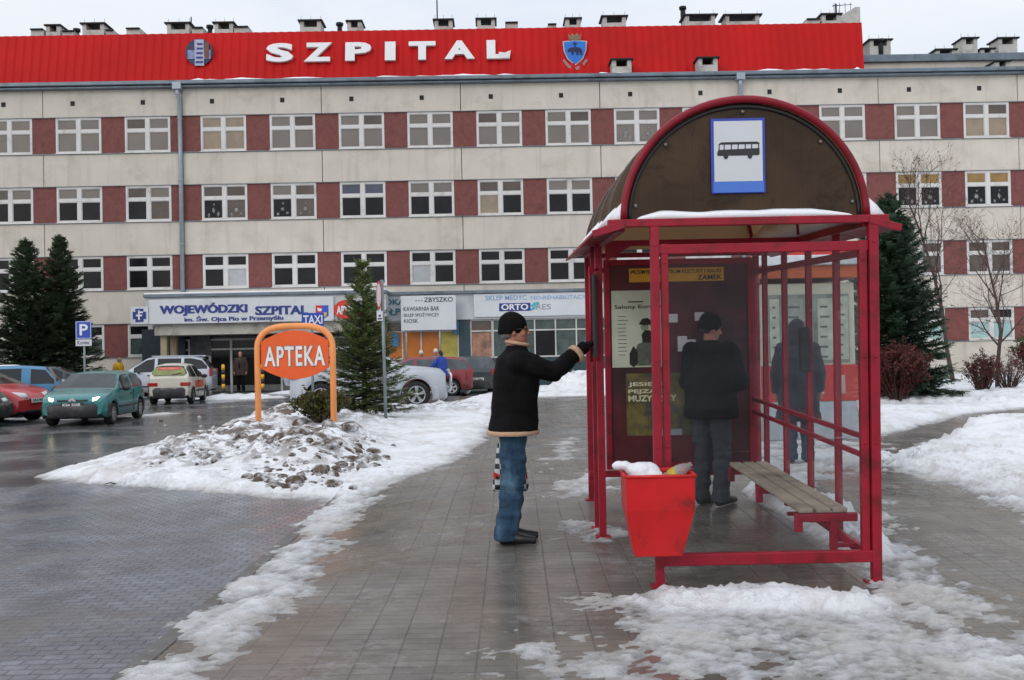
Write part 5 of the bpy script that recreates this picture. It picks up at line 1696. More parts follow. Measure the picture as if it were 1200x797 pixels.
# silver off-roader by the entrance, tail to the right
suv_top = [(-2.25, .98), (-2.2, 1.12), (-1.85, 1.58), (-1.4, 1.68), (.1, 1.68), (.4, 1.63), (1.15, 1.12), (1.8, 1.02), (2.15, .85), (2.25, .65)]
suv_belt = [(-2.25, .96), (-2.15, 1.12), (-1.2, 1.08), (0, 1.02), (1.15, 1.0), (1.6, 1.0), (2.25, .62)]
sv = car('off_roader', 'pale silver off-roader parked before the entrance behind the small white car', 'car', (-15.0, 43.6, ROAD_Z), PI + .14, 4.5, 1.84, 1.68, suv_top, suv_belt, [(-.05, .07), (-1.12, -1.0)], (.45, 1.15), (-2.2, -1.85), M_SILVC, .35, (1.35, -1.27), None, True, rear_bits=dict(lz=1.0, lh=.3, lw=.16, ly=.8, pz=.8), plate='KPR 3J90', glass=M_CGLASS)
m = MB(); m.box(-1.95, -1.8, -.6, .6, 1.66, 1.70); m.bar((-1.8, .66, 1.70), (.2, .66, 1.71), .04, .04); m.bar((-1.8, -.66, 1.70), (.2, -.66, 1.71), .04, .04); m.build('roof_rail', M_SILVC, sv, bevel=.01)
# small white city car seen from behind
ct = car('city_car', 'small muddy white city car seen from behind with a red and green rear window', 'car', (-12.15, 37.3, ROAD_Z), PI / 2 + .11, 3.35, 1.5, 1.42,
         [(-1.66, .86), (-1.63, 1.0), (-1.38, 1.36), (-.9, 1.42), (.0, 1.41), (.25, 1.37), (.95, .97), (1.4, .86), (1.62, .7), (1.67, .6)],
         [(-1.67, .84), (-1.6, .92), (0, .88), (.95, .87), (1.67, .55)], [(-.5, -.38)], (.28, .95), (-1.62, -1.38), M_PEARL, .27, (1.08, -1.12), M_PLAST, rear_bits=dict(lz=.70, lh=.13, lw=.34, ly=.55, pz=.50), plate='KPR 12G6', scr=M_CGLASS, tumble=.24)
f = lambda y, t, d=0: (-1.648 + .245 * t - d, y, .975 + .36 * t + d * .2)
m = MB(); m.prism([(-.52, .12), (.52, .12), (.56, .3), (.5, .72), (.38, .90), (-.38, .90), (-.5, .72), (-.56, .3)], lambda y, t, d: f(y, t, d), .02, .035); rwn = m.build('advert_film', paint('green advert film', sr(124, 130, 78), .4, var=.25, scale=3), ct)
m = MB(); m.prism([(-.4, .62), (.4, .62), (.36, .88), (-.36, .88)], lambda y, t, d: f(y, t, d), .036, .04); m.build('red_band', paint('red advert band', sr(190, 70, 58), .4), rwn)
m = MB(); m.text('PIZZERIA', f(.3, .68, .042), (0, -1, 0), Vector((.245, 0, .36)).normalized(), .6, .06, .003, 0, .02); m.build('lettering', paint('pink lettering', sr(235, 150, 140), .5), rwn, recalc=False)
m = MB(); m.bar(f(-.1, .12, .05), f(-.42, .3, .05), .02, .02); m.build('wiper', M_PLAST, ct)
m = MB(); m.box(-.9, .6, -.752, -.748, .55, .8); m.build('side_decal', paint('red side decal', sr(190, 80, 60), .5, var=.4, scale=5), ct)
# silver off-roader behind the fir, nose to the right
rv = car('off_roader', 'silver off-roader with alloy wheels and a chrome nudge bar parked behind the fir', 'car', (-3.85, 27.6, ROAD_Z + .16), .08, 4.05, 1.74, 1.66,
         [(-2.0, .95), (-1.97, 1.1), (-1.75, 1.58), (-1.3, 1.66), (-.1, 1.66), (.2, 1.6), (.86, 1.12), (1.5, 1.06), (1.92, 1.0), (2.02, .86)],
         [(-2.02, .93), (-1.9, 1.06), (0, 1.02), (.86, 1.0), (1.4, 1.02), (1.9, .97), (2.02, .82)], [(-.12, .0), (-1.1, -.96)], (.24, .86), (-1.95, -1.75), M_SILVC, .355, (1.26, -1.22), M_SILVC, True, rear_bits=dict(lz=.98, lh=.30, lw=.16, ly=.80, pz=.62, wrap=.24), plate='KPR 7V20', glass=M_CGLASS, spoke=5,
         front_bits=dict(hz=.86, hh=.18, hw=.32, hy=.62, gz=.84, gh=.14, gw=.7, pz=.52, slant=.35))
m = MB(); m.lathe([(.34, 0), (.36, .1), (.34, .2)], lambda x, y, h: (-2.06 - h, x + .05, 1.0 + y), 24); m.build('spare_wheel_cover', M_SILVC, rv)
m = MB()
for s_ in (1, -1): m.tube([(2.0, s_ * .5, .42), (2.16, s_ * .5, .45), (2.18, s_ * .48, .85), (2.1, s_ * .4, .98)], .032, 8)
m.tube([(2.12, -.5, .98), (2.12, .5, .98)], .03, 8); m.tube([(2.17, -.5, .55), (2.17, .5, .55)], .03, 8); m.build('nudge_bar', paint('chrome tube', (.6, .6, .62), .2, .9, var=.05), rv)
# dark red estate and a dark green car beyond it
car('estate_car', 'dark red estate car with its tail to the right in front of the shops', 'car', (-3.7, 38.6, ROAD_Z), PI + .22, 4.2, 1.7, 1.46,
    [(-2.1, .9), (-2.07, 1.02), (-1.75, 1.40), (-1.4, 1.45), (.1, 1.46), (.4, 1.40), (1.1, .98), (1.75, .87), (2.05, .7), (2.1, .6)],
    [(-2.1, .88), (-2.0, .95), (0, .92), (1.1, .9), (2.1, .58)], [(.0, .1), (-.98, -.86)], (.42, 1.1), (-2.05, -1.75), M_DREDC, .3, (1.3, -1.28), None, True, rear_bits=dict(lz=.86, lh=.2, lw=.3, ly=.6, pz=.5), plate='KPR 5C41', glass=M_CGL2, scr=M_CGL2)
car('hatchback', 'dark green car with a red tail lamp beyond the dark red estate car', 'car', (-1.55, 41.0, ROAD_Z), PI / 2 + .1, 3.8, 1.66, 1.4, red_top, red_belt, [(-.35, -.2), (-1.2, -1.1)], (.1, 1.0), (-1.8, -1.45), M_DKC, .29, (1.2, -1.2), M_PLAST, rear_bits=dict(lz=.84, lh=.24, lw=.22, ly=.66), plate='KPR 18M3', glass=M_CGL2)
# ------------------------------------------------------------------ trees and shrubs


def foliage(name, dark, light, rough=.7):
    m, nt, bs, N, L = nodes(name)
    g = N.new('ShaderNodeNewGeometry')
    c1 = ramp(nt, g.outputs['Random Per Island'], [(.0, dark), (.65, tuple((a + b) / 2 for a, b in zip(dark, light))), (1.0, light)])
    c = mixc(nt, 1, c1, ramp(nt, noise(nt, 1.4, 4, .6, coord(nt)), [(.3, .6), (.7, 1.3)]), 'MULTIPLY')
    L.new(c, bs.inputs['Base Color']); bs.inputs['Roughness'].default_value = rough
    bs.inputs['Specular IOR Level'].default_value = .25
    return m


M_BARK = paint('dark bark', (.045, .035, .03), .9, var=.4, bmp=.8, bscale=30, scale=12)
M_TWIG = paint('reddish brown bark', (.075, .045, .04), .85, var=.35, scale=8)
M_SPR = foliage('dark spruce needles', (.04, .066, .038), (.14, .195, .105))
M_BSPR = foliage('bluish spruce needles', (.034, .066, .044), (.115, .18, .11))
M_FIR = foliage('fresh fir needles', (.07, .105, .04), (.24, .29, .11))
M_YEW = foliage('yellowish juniper sprigs', (.03, .034, .010), (.13, .115, .03))
M_DRYL = foliage('dry red leaves', (.045, .010, .009), (.15, .032, .024))
M_DRYO = foliage('dry brown leaves', (.06, .03, .012), (.16, .09, .03))


def sprig(V, F, p, d, L, w, up, r):
    """one needle-covered twig: a tapering spray of thin blades around the stem"""
    s = d.cross(up)
    s = s.normalized() if s.length > 1e-5 else Vector((1, 0, 0))
    n = s.cross(d).normalized()
    k = 5
    for i in range(k):
        t = (i + .3) / k
        c = p + d * (L * t)
        for sg in (-1, 1):
            a = (s * sg + d * .9 + n * r.uniform(-.55, .35)).normalized()
            q = c + a * (w * (1.15 - .7 * t) * r.uniform(.7, 1.2))
            e = d * (w * .17)
            b = len(V); V.extend([tuple(c - e), tuple(c + e), tuple(q + e * .35), tuple(q - e * .5)]); F.append((b, b + 1, b + 2, b + 3))
    b = len(V); q = p + d * L
    V.extend([tuple(p + d * (L * .6) + s * w * .16), tuple(p + d * (L * .6) - s * w * .16), tuple(q)]); F.append((b, b + 1, b + 2))


def conifer(name, label, loc, H, R, mat, seed, base=.05, step=.16, nb=(9, 13), droop=.25, power=.85, tip_open=False, sw=.085, cat='tree', group=None, rise=.0, dens=1.0, snow=False):
    r = random.Random(seed)
    root = empty(name, loc, r.uniform(0, 6), label, cat, group)
    t = MB(); t.tube([(0, 0, -.15), (0, 0, H * .4), (r.uniform(-.03, .03), 0, H * .75), (0, 0, H * .99)], [R * .055 + .02, R * .04 + .015, .022, .006], 8)
    br = t
    V, F = [], []
    z = H * base
    while z < H * .985:
        f = 1 - (z / H)
        ln = R * (f ** power) * (1.12 if f > .15 else 1) + .06
        n = max(4, int(r.randint(*nb) * (.5 + .6 * min(1, f * 1.5))))
        a0 = r.uniform(0, 6.28)
        for k in range(n):
            a = a0 + 2 * PI * k / n + r.uniform(-.25, .25)
            l = ln * r.uniform(.62, 1.12)
            dz = rise + (.55 * (1 - f) - droop * f) + r.uniform(-.12, .12)
            p0 = Vector((0, 0, z + r.uniform(-step / 2, step / 2)))
            out = Vector((math.cos(a), math.sin(a), 0))
            pts = []
            m_ = 6
            for i in range(m_ + 1):
                u = i / m_
                pts.append(p0 + out * (l * u) + Vector((0, 0, l * (dz * u + .22 * u * u * (1 if f < .8 else .8)))))
            br.tube(pts[::2], [.012 + .012 * f * R, .010, .006, .003], 4, cap=False)
            ns = max(5, int(l / .05 * dens))
            for i in range(ns):
                u = (.18 + .82 * (i + r.random()) / ns)
                j = min(int(u * m_), m_ - 1); p = pts[j].lerp(pts[j + 1], u * m_ - j); d0 = (pts[j + 1] - pts[j]).normalized()
                side = Vector((-math.sin(a), math.cos(a), 0)) * r.choice((-1, 1))
                dd = (d0 * r.uniform(.5, 1.1) + side * r.uniform(.2, 1.0) * (1.1 - u * .5) + Vector((0, 0, r.uniform(-.35, .25)))).normalized()
                sprig(V, F, p, dd, r.uniform(.16, .30) * (.6 + .5 * min(1, l)), sw * r.uniform(.7, 1.25), Vector((0, 0, 1)), r)
            sprig(V, F, pts[-2], (pts[-1] - pts[-2]).normalized(), .22, sw, Vector((0, 0, 1)), r)
        z += step * r.uniform(.75, 1.25) * (1.0 if not tip_open or f > .3 else 1.9)
    for k in range(5):
        sprig(V, F, Vector((0, 0, H * (.93 + .012 * k))), Vector((r.uniform(-.3, .3), r.uniform(-.3, .3), 1)).normalized(), .22, sw, Vector((1, 0, 0)), r)
    t.build('trunk', M_BARK, root)
    c = MB(); c.v = V; c.f = F; c.m = [0] * len(F); c.sm = [False] * len(F)
    c.build('crown', mat, root, recalc=False)
    return root


conifer('spruce', 'tall narrow dark spruce against the cream wall, leftmost of the pair', (-20.35, 43.0, ROAD_Z), 6.75, 1.75, M_SPR, 11, .02, .17, (11, 15), .4, .85, sw=.16, dens=.95)
conifer('spruce', 'tall dark spruce right of its twin, rising behind the parking sign', (-19.2, 43.6, ROAD_Z), 6.85, 1.7, M_SPR, 12, .02, .17, (11, 15), .4, .85, sw=.16, dens=.95)
conifer('fir', 'bright green young fir on the snowy island beside the APTEKA sign', (-3.42, 23.6, .28), 3.32, .93, M_FIR, 21, .015, .105, (10, 14), .45, 1.1, True, .10, rise=.22, dens=.8)
conifer('spruce', 'dense bluish spruce right of the bus shelter', (9.8, 26.5, .1), 5.15, 1.40, M_BSPR, 31, .02, .12, (12, 16), .35, .70, sw=.14, dens=1.0)


def bush(name, label, loc, R, H, mat, seed, n=70, leaf=.05, lpt=16, twig=M_TWIG, up=1.0, cat='shrub', group=None, leaf_from=.25):
    r = random.Random(seed)
    root = empty(name, loc, 0, label, cat, group)
    t = MB(); V, F = [], []
    for i in range(n):
        a = r.uniform(0, 6.28); q = r.random() ** .6
        tip = Vector((math.cos(a) * R * q, math.sin(a) * R * q, H * (1 - .35 * q * q) * r.uniform(.65, 1.05)))
        b0 = Vector((math.cos(a) * .12 * r.random(), math.sin(a) * .12 * r.random(), -.05))
        mid = b0.lerp(tip, .5) + Vector((r.uniform(-.1, .1), r.uniform(-.1, .1), .12 * up))
        pts = [b0, mid, tip]
        t.tube(pts, [.012, .008, .003], 4, cap=False)
        for k in range(3):
            u = r.uniform(.3, .9); p = mid.lerp(tip, u) if u > .5 else b0.lerp(mid, u * 2)
            d = Vector((r.uniform(-1, 1), r.uniform(-1, 1), r.uniform(.2, 1))).normalized()
            e = p + d * r.uniform(.12, .35) * R; t.tube([p, e], [.005, .002], 3, cap=False)
            for j in range(lpt // 3):
                c = p.lerp(e, r.random()) + Vector((r.gauss(0, .02), r.gauss(0, .02), r.gauss(0, .02)))
                v1 = Vector((r.uniform(-1, 1), r.uniform(-1, 1), r.uniform(-1, 1))).normalized() * leaf; v2 = v1.orthogonal().normalized() * leaf * .5
                b = len(V); V.extend([tuple(c - v1), tuple(c + v2), tuple(c + v1), tuple(c - v2)]); F.append((b, b + 1, b + 2, b + 3))
        for j in range(lpt):
            u = r.uniform(leaf_from, 1.0); p = mid.lerp(tip, (u - .5) * 2) if u > .5 else b0.lerp(mid, u * 2)
            c = p + Vector((r.gauss(0, .035), r.gauss(0, .035), r.gauss(0, .035)))
            v1 = Vector((r.uniform(-1, 1), r.uniform(-1, 1), r.uniform(-1, 1))).normalized() * leaf * r.uniform(.6, 1.2); v2 = v1.orthogonal().normalized() * leaf * .45
            b = len(V); V.extend([tuple(c - v1), tuple(c + v2), tuple(c + v1), tuple(c - v2)]); F.append((b, b + 1, b + 2, b + 3))
    t.build('stems', twig, root)
    if F:
        c = MB(); c.v = V; c.f = F; c.m = [0] * len(F); c.sm = [False] * len(F); c.build('foliage', mat, root, recalc=False)
    return root


bush('juniper', 'low yellowish evergreen sprawling at the foot of the fir beside the APTEKA sign', (-3.95, 20.9, .22),   .66, .60, M_YEW, 41, 90, .05, 20, M_BARK, .6)
bush('shrub', 'dense dark red shrub between the shelter and the bluish spruce', (9.35, 24.9, .1), .85, 1.5, M_DRYL, 51, 200, .045, 26)
bush('shrub', 'small red-leaved shrub just right of the bluish spruce', (13.1, 28.6, .1), .55, 1.25, M_DRYL, 52, 80, .04, 14)
bush('shrub', 'bare thin shrub around the foot of the slim bare tree', (14.3, 29.6, .1), .75, 1.15, M_DRYL, 53, 75, .03, 4)
bush('shrub', 'broad brownish red shrub against the wall behind the slim bare tree', (17.3, 33.5, .1), 1.1, 1.6, M_DRYL, 54, 200, .05, 22)
bush('shrub', 'yellow green tufted shrub above the brownish red one', (17.6, 34.2, .1), 1.0, 2.25, M_YEW, 55, 110, .06, 16, leaf_from=.6)
bush('shrub', 'twiggy shrub at the photo\'s right edge', (16.6, 29.6, .1), .75, 1.3, M_DRYL, 56, 90, .035, 6)


def bare_tree(name, label, loc, H, seed, tr=.09, lean=(0, 0), spread=.8, first=.25, leaves=None):
    r = random.Random(seed)
    root = empty(name, loc, 0, label, 'tree')
    t = MB(); c = MB(); V, F = [], []

    def grow(p, d, L, rad, depth):
        pts = [p]; q = p.copy(); dd = d.copy(); n = 5
        for i in range(n):
            dd = (dd + Vector((r.gauss(0, .10), r.gauss(0, .10), .06))).normalized()
            q = q + dd * (L / n); pts.append(q.copy())
        rs = [rad * (1 - .72 * i / n) for i in range(n + 1)]
        (t if depth == 0 else c).tube(pts, rs, 7 if depth < 2 else 4, cap=False)
        if depth >= 4 or L < .16: return
        k = {0: 13, 1: 7, 2: 5, 3: 3}[depth]
        for i in range(k):
            u = first + (1 - first) * (i + r.random()) / k if depth == 0 else .2 + .8 * (i + r.random()) / k
            j = min(int(u * n), n - 1); b = pts[j].lerp(pts[j + 1], u * n - j)
            a = r.uniform(0, 6.28); side = Vector((math.cos(a), math.sin(a), 0))
            ax = (pts[j + 1] - pts[j]).normalized()
            side = (side - ax * side.dot(ax)).normalized()
            nd = (ax * r.uniform(.45, .85) + side * spread * r.uniform(.7, 1.1) + Vector((0, 0, .12))).normalized()
            grow(b, nd, L * (.52 * (1.15 - u * .75)) * r.uniform(.75, 1.2) if depth == 0 else L * r.uniform(.35, .6), max(.0035, rs[j] * .5), depth + 1)
            if leaves and depth >= 2 and r.random() < leaves:
                v1 = Vector((r.uniform(-1, 1), r.uniform(-1, 1), r.uniform(-1, 1))).normalized() * .045; v2 = v1.orthogonal().normalized() * .025
                o = len(V); V.extend([tuple(b - v1), tuple(b + v2), tuple(b + v1), tuple(b - v2)]); F.append((o, o + 1, o + 2, o + 3))
    grow(Vector((0, 0, -.2)), Vector((lean[0], lean[1], 1)).normalized(), H, tr, 0)
    t.build('trunk', M_TWIG, root)
    b0 = len(c.v)
    if V: c.add(V, F, 1)
    c.build('branches', [M_TWIG, M_DRYO], root, recalc=False)


bare_tree('bare_tree', 'tall bare tree with a few dry leaves rising behind the bluish spruce', (15.3, 35.5, .1), 7.0, 61, .085, (-.05, 0), .75, .28, .25)
bare_tree('bare_tree', 'slim bare sapling standing in the snow at the right', (14.35, 30.4, .1), 4.85, 62, .07, (-.02, 0), .85, .2, .05)
# ------------------------------------------------------------------ street furniture
M_GALV = paint('galvanised pole', sr(128, 140, 142), .5, .3, var=.15, dirt=sr(90, 92, 90), dirt_amt=.3, scale=4)
M_ORA = paint('pale orange tube', sr(236, 150, 84), .45, var=.07, dirt=sr(170, 110, 70), dirt_amt=.12, scale=4)
M_ORB = paint('deep orange board', sr(226, 88, 20), .45, var=.06)
M_SGNB = paint('road sign blue', sr(28, 66, 168), .4, var=.06)
AY = 19.3
ap = empty('pharmacy_sign', (0, AY, 0), 0, 'orange oval APTEKA sign in a pale orange tube arch on the snowy mound', 'sign')


def apl(px, py): return at_depth(px, py, AY)


xl, zt = apl(303, 500); xr, _ = apl(391.5, 505); _, ztop = apl(347, 382); _, zs = apl(347, 410)
m = MB(); N = 20; rr = (xr - xl) / 2; cx = (xl + xr) / 2; hgt = ztop - zs
path = [(xl, 0, -.1), (xl, 0, zs - .1)]
for i in range(N + 1):
    a = PI - PI * i / N
    path.append((cx + rr * math.copysign(abs(math.cos(a)) ** .62, math.cos(a)), 0, zs + hgt * abs(math.sin(a)) ** .85))
path += [(xr, 0, zs - .1), (xr, 0, -.1)]
m.tube(path, .058, 12); m.build('tube_frame', M_ORA, ap)
bx0, bz1 = apl(306, 388); bx1, bz0 = apl(386, 443.5); _, q1 = apl(346, 400); _, q0 = apl(346, 431)
N = 16
pl = [(bx0 + (bx1 - bx0) * i / N, q1 + (bz1 - q1) * math.sin(PI * i / N) ** .9) for i in range(N + 1)] + [(bx1 - (bx1 - bx0) * i / N, q0 - (q0 - bz0) * math.sin(PI * i / N) ** .9) for i in range(N + 1)]
m = MB(); m.prism(pl, lambda x, z, d: (x, -.04 + d, z), 0, .08); m.build('board', M_ORB, ap, bevel=.008)
a, z0 = apl(310, 430.5); b, z1 = apl(382, 404)
m = MB(); m.text('APTEKA', (a, -.041, z0), (1, 0, 0), (0, 0, 1), b - a, z1 - z0, .006, 0, .045, 1.12); m.build('letter_outline', paint('grey letter edge', sr(150, 120, 105), .5), ap, recalc=False)
m = MB(); m.text('APTEKA', (a + .015, -.048, z0 + .015), (1, 0, 0), (0, 0, 1), b - a - .03, z1 - z0 - .03, .006, 0, .02, 1.15); m.build('lettering', paint('white reflective letter', sr(222, 222, 220), .5), ap, recalc=False)
m = MB()
for z in (q0 + .1, q1 - .1):
    m.bar((xl, 0, z), (bx0 + .05, 0, z), .03, .04); m.bar((xr, 0, z), (bx1 - .05, 0, z), .03, .04)
m.build('clamp', paint('rust brown clamp', sr(110, 60, 34), .6), ap)

TY = 26.0
tx = empty('taxi_sign', (0, TY, 0), 0, 'small blue TAXI sign on a grey pole behind the APTEKA sign', 'sign')
x0, z1 = at_depth(353.5, 367, TY); x1, z0 = at_depth(380, 382, TY); xp, _ = at_depth(366, 440, TY)
m = MB(); m.tube([(xp, .04, -.1), (xp, .04, z0 + .1)], .035, 10); m.build('pole', M_GALV, tx)
m = MB(); m.box(x0, x1, -.015, 0, z0, z1); m.build('plate', M_SGNB, tx, bevel=.004)
m = MB(); m.text('TAXI', (x0 + .04, -.016, z0 + .06), (1, 0, 0), (0, 0, 1), x1 - x0 - .08, z1 - z0 - .12, .004, 0, .02); m.build('lettering', M_LET, tx, recalc=False)

P_Y = 34.0
ps = empty('parking_sign', (0, P_Y, ROAD_Z), 0, 'blue parking sign with a white P and a small plate reading Koniec before the spruces', 'sign')
x0, z1 = at_depth(88.5, 376.5, P_Y); x1, z0 = at_depth(107.5, 397, P_Y); _, z2 = at_depth(98, 405.5, P_Y); z0 -= ROAD_Z; z1 -= ROAD_Z; z2 -= ROAD_Z
xm = (x0 + x1) / 2
m = MB(); m.tube([(xm, .04, -.1), (xm, .04, z1 - .05)], .035, 10); m.build('pole', M_GALV, ps)
m = MB(); m.box(x0, x1, -.015, 0, z0, z1); m.build('plate', M_SGNB, ps, bevel=.01)
m = MB(); m.text('P', (xm - .13, -.016, z0 + .12), (1, 0, 0), (0, 0, 1), .28, z1 - z0 - .22, .004, 0, .02)
for k in (0, 1): m.box(x0 + .02, x1 - .02, -.018, -.014, (z0 + .015, z1 - .03)[k], (z0 + .03, z1 - .015)[k]); m.box((x0 + .015, x1 - .03)[k], (x0 + .03, x1 - .015)[k], -.018, -.014, z0 + .03, z1 - .03)
m.build('symbol', M_LET, ps, recalc=False)
m = MB(); m.box(x0 - .0, x1 + .0, -.015, 0, z2, z0 - .02); m.build('lower_plate', M_SIGNW, ps, bevel=.004)
m = MB(); m.text('Koniec', (x0 + .06, -.016, z2 + .05), (1, 0, 0), (0, 0, 1), x1 - x0 - .12, .13, .003, 0, .01); m.build('lettering', M_BLACK, ps, recalc=False)

R_Y = 22.3
xp, _ = at_depth(452, 480, R_Y); _, zt = at_depth(449, 329, R_Y); _, zb = at_depth(449, 363, R_Y); _, zc = at_depth(449, 376, R_Y)
rs_ = empty('road_sign', (xp, R_Y, 0), 0, 'round red-rimmed road sign turned edge-on on a tall grey pole by the fir', 'sign')
m = MB(); m.tube([(0, 0, 0), (-.03, 0, zt + .02)], .036, 10); m.build('pole', M_GALV, rs_)
rd = (zt - zb) / 2; zc_ = (zt + zb) / 2; A = math.radians(72)


def edge(u, v, h):     # disc turned almost edge-on
    return (-.085 + u * math.cos(A) - (h + .045) * math.sin(A) * .2, -.045 - u * math.sin(A) - h * math.cos(A), zc_ + v)


m = MB(); m.lathe([(rd, 0), (rd, .02)], edge, 32, sm=False); m.build('rim', paint('sign red', sr(190, 52, 50), .5), rs_)
m = MB(); m.lathe([(rd * .8, -.006), (rd * .8, .026)], edge, 32, sm=False); m.build('face', M_SIGNW, rs_)
m = MB(); m.box(-.15, -.02, -.06, -.045, zc, zb - .03); m.build('lower_plate', M_SIGNW, rs_, bevel=.004)
m = MB(); m.box(-.13, -.04, -.064, -.058, zc + .03, zc + .06); m.box(-.11, -.06, -.064, -.058, zc + .09, zc + .13); m.build('symbol', M_BLACK, rs_)


def bollard(px, pyb, lab):
    x, y = at_ground(px, pyb, ROAD_Z + .1)
    o = empty('bollard', (x, y, ROAD_Z + .1), 0, lab, 'bollard', 'black and yellow bollards at the entrance')
    m = MB(); H = 1.18; n = 6
    for k in range(n): m.lathe([(.07, H * k / n), (.07, H * (k + 1) / n - .001)], lambda a, b, h: (a, b, h), 14, k % 2 == 0 and 1 or 0)
    m.lathe([(.07, H), (.05, H + .03), (.01, H + .04)], lambda a, b, h: (a, b, h), 14, 0)
    m.build('post', [paint('bollard yellow', sr(226, 172, 26), .5, var=.08), M_BLACK], o)
    m = MB(); m.lathe([(.12, -.1), (.12, .02)], lambda a, b, h: (a, b, h), 14); m.build('base', M_GALV, o)


bollard(262, 461, 'black and yellow bollard standing free between the white city car and the entrance person')
bollard(308, 461, 'black and yellow bollard behind the left leg of the APTEKA sign')

# kiosk beyond the shelter ------------------------------------------------------
KY = 16.4
kx0, _ = at_depth(893, 430, KY); kx1, _ = at_depth(1003, 430, KY)
ko = empty('kiosk', ((kx0 + kx1) / 2, KY, 0), 0, 'small newspaper kiosk with a red roof and posters seen through the shelter glass', 'kiosk')
w = (kx1 - kx0) / 2
Z = lambda py: at_depth(948, py, KY)[1]
M_KRED = paint('kiosk red', sr(186, 34, 30), .5, var=.1); M_KCR = paint('kiosk cream', sr(186, 184, 166), .6, var=.1); M_KOR = paint('kiosk orange band', sr(176, 74, 30), .5, var=.15)
m = MB(); m.box(-w, w, 0, 1.9, -.05, Z(332)); m.build('cabin', M_KCR, ko, bevel=.02)
m = MB(); m.box(-w - .02, w + .02, -.03, 0, Z(470), Z(428)); m.build('lower_panel', M_KRED, ko)
m = MB(); m.box(-w - .01, w + .01, -.02, 0, -.03, Z(471)); m.build('plinth', paint('kiosk grey plinth', sr(176, 184, 192), .6, var=.15), ko)
m = MB(); m.box(-w - .1, w + .1, -.12, 2.0, Z(326), Z(312)); m.build('band', M_KOR, ko)
m = MB(); m.box(-w - .16, w + .16, -.2, 2.1, Z(312) + .002, Z(300)); m.build('roof', paint('kiosk white edge', sr(196, 200, 204), .6), ko, bevel=.02)
m = MB(); zr = Z(300); m.prism([(-w * .95, zr), (w * 1.1, zr), (w * .95, Z(281)), (-w * .55, Z(284))], lambda x, z, d: (x, .2 + d, z), 0, 1.5); m.build('roof_sign', M_KRED, ko)
m = MB(); m.box(-w + .12, w - .1, -.02, 0, Z(425), Z(345)); m.build('window', paint('kiosk window', sr(120, 128, 120), .2, var=.4, scale=4), ko)
for a, b, t, c in ((-.82, -.62, 350, 'p'), (-.52, -.1, 350, 'q'), (-.02, .1, 362, 'q'), (.2, .52, 350, 'p'), (.6, .85, 348, 'p')):
    m = MB(); m.box(w * a, w * b, -.028, -.02, Z(422), Z(t)); q = m.build('display_sheet', paint('kiosk sheet ' + c, sr(168, 174, 160) if c == 'p' else sr(140, 150, 140), .6, var=.2, scale=6), ko)
    m = MB()
    for k in range(6): m.box(w * a + .04, w * b - .05 - .05 * rnd.random(), -.031, -.027, Z(t) - .12 - .16 * k - .03, Z(t) - .12 - .16 * k)
    m.build('lettering', paint('print grey', sr(84, 88, 84), .7), q)
for a, b in ((-.7, -.4), (.1, .3), (.55, .75)):
    m = MB(); m.box(w * a, w * b, -.036, -.03, Z(462), Z(440)); m.build('sticker', paint('sticker pale', sr(190, 160, 150), .6, var=.2), ko)
# ------------------------------------------------------------------ people (local: facing +x, left +y, up z)
M_SKIN = paint('skin', sr(172, 118, 98), .55, var=.12, scale=14)
M_BLKC = paint('black wool', (.007, .0065, .007), .9, var=.3, bmp=.12, bscale=60, spec=.12)
M_TRIM = paint('cream shearling trim', sr(196, 160, 132), .9, var=.15, bmp=.8, bscale=90, scale=20)
M_SHOE = paint('black shoe leather', (.010, .010, .011), .4, var=.2)
M_HAIRG = paint('grey hair', sr(110, 104, 98), .8, var=.3, scale=40)
M_HAIRD = paint('dark hair', (.012, .010, .009), .7, var=.3, scale=40)


def denim():
    m, nt, bs, N, L = nodes('washed denim')
    v = coord(nt)
    c = ramp(nt, noise(nt, 5.5, 6, .62, coord(nt, 'Object', (1.2, 1.2, .7)), .6), [(.30, sr(22, 42, 62)), (.52, sr(42, 74, 100)), (.72, sr(88, 118, 140))])
    c = mixc(nt, .5, c, ramp(nt, noise(nt, 220, 2, .5, v), [(.35, .75), (.65, 1.15)]), 'MULTIPLY')
    L.new(c, bs.inputs['Base Color']); bs.inputs['Roughness'].default_value = .9
    L.new(bump(nt, noise(nt, 24, 5, .65, coord(nt, 'Object', (1, 1, .6))), .7, .02), bs.inputs['Normal'])
    return m


M_DENIM = denim()


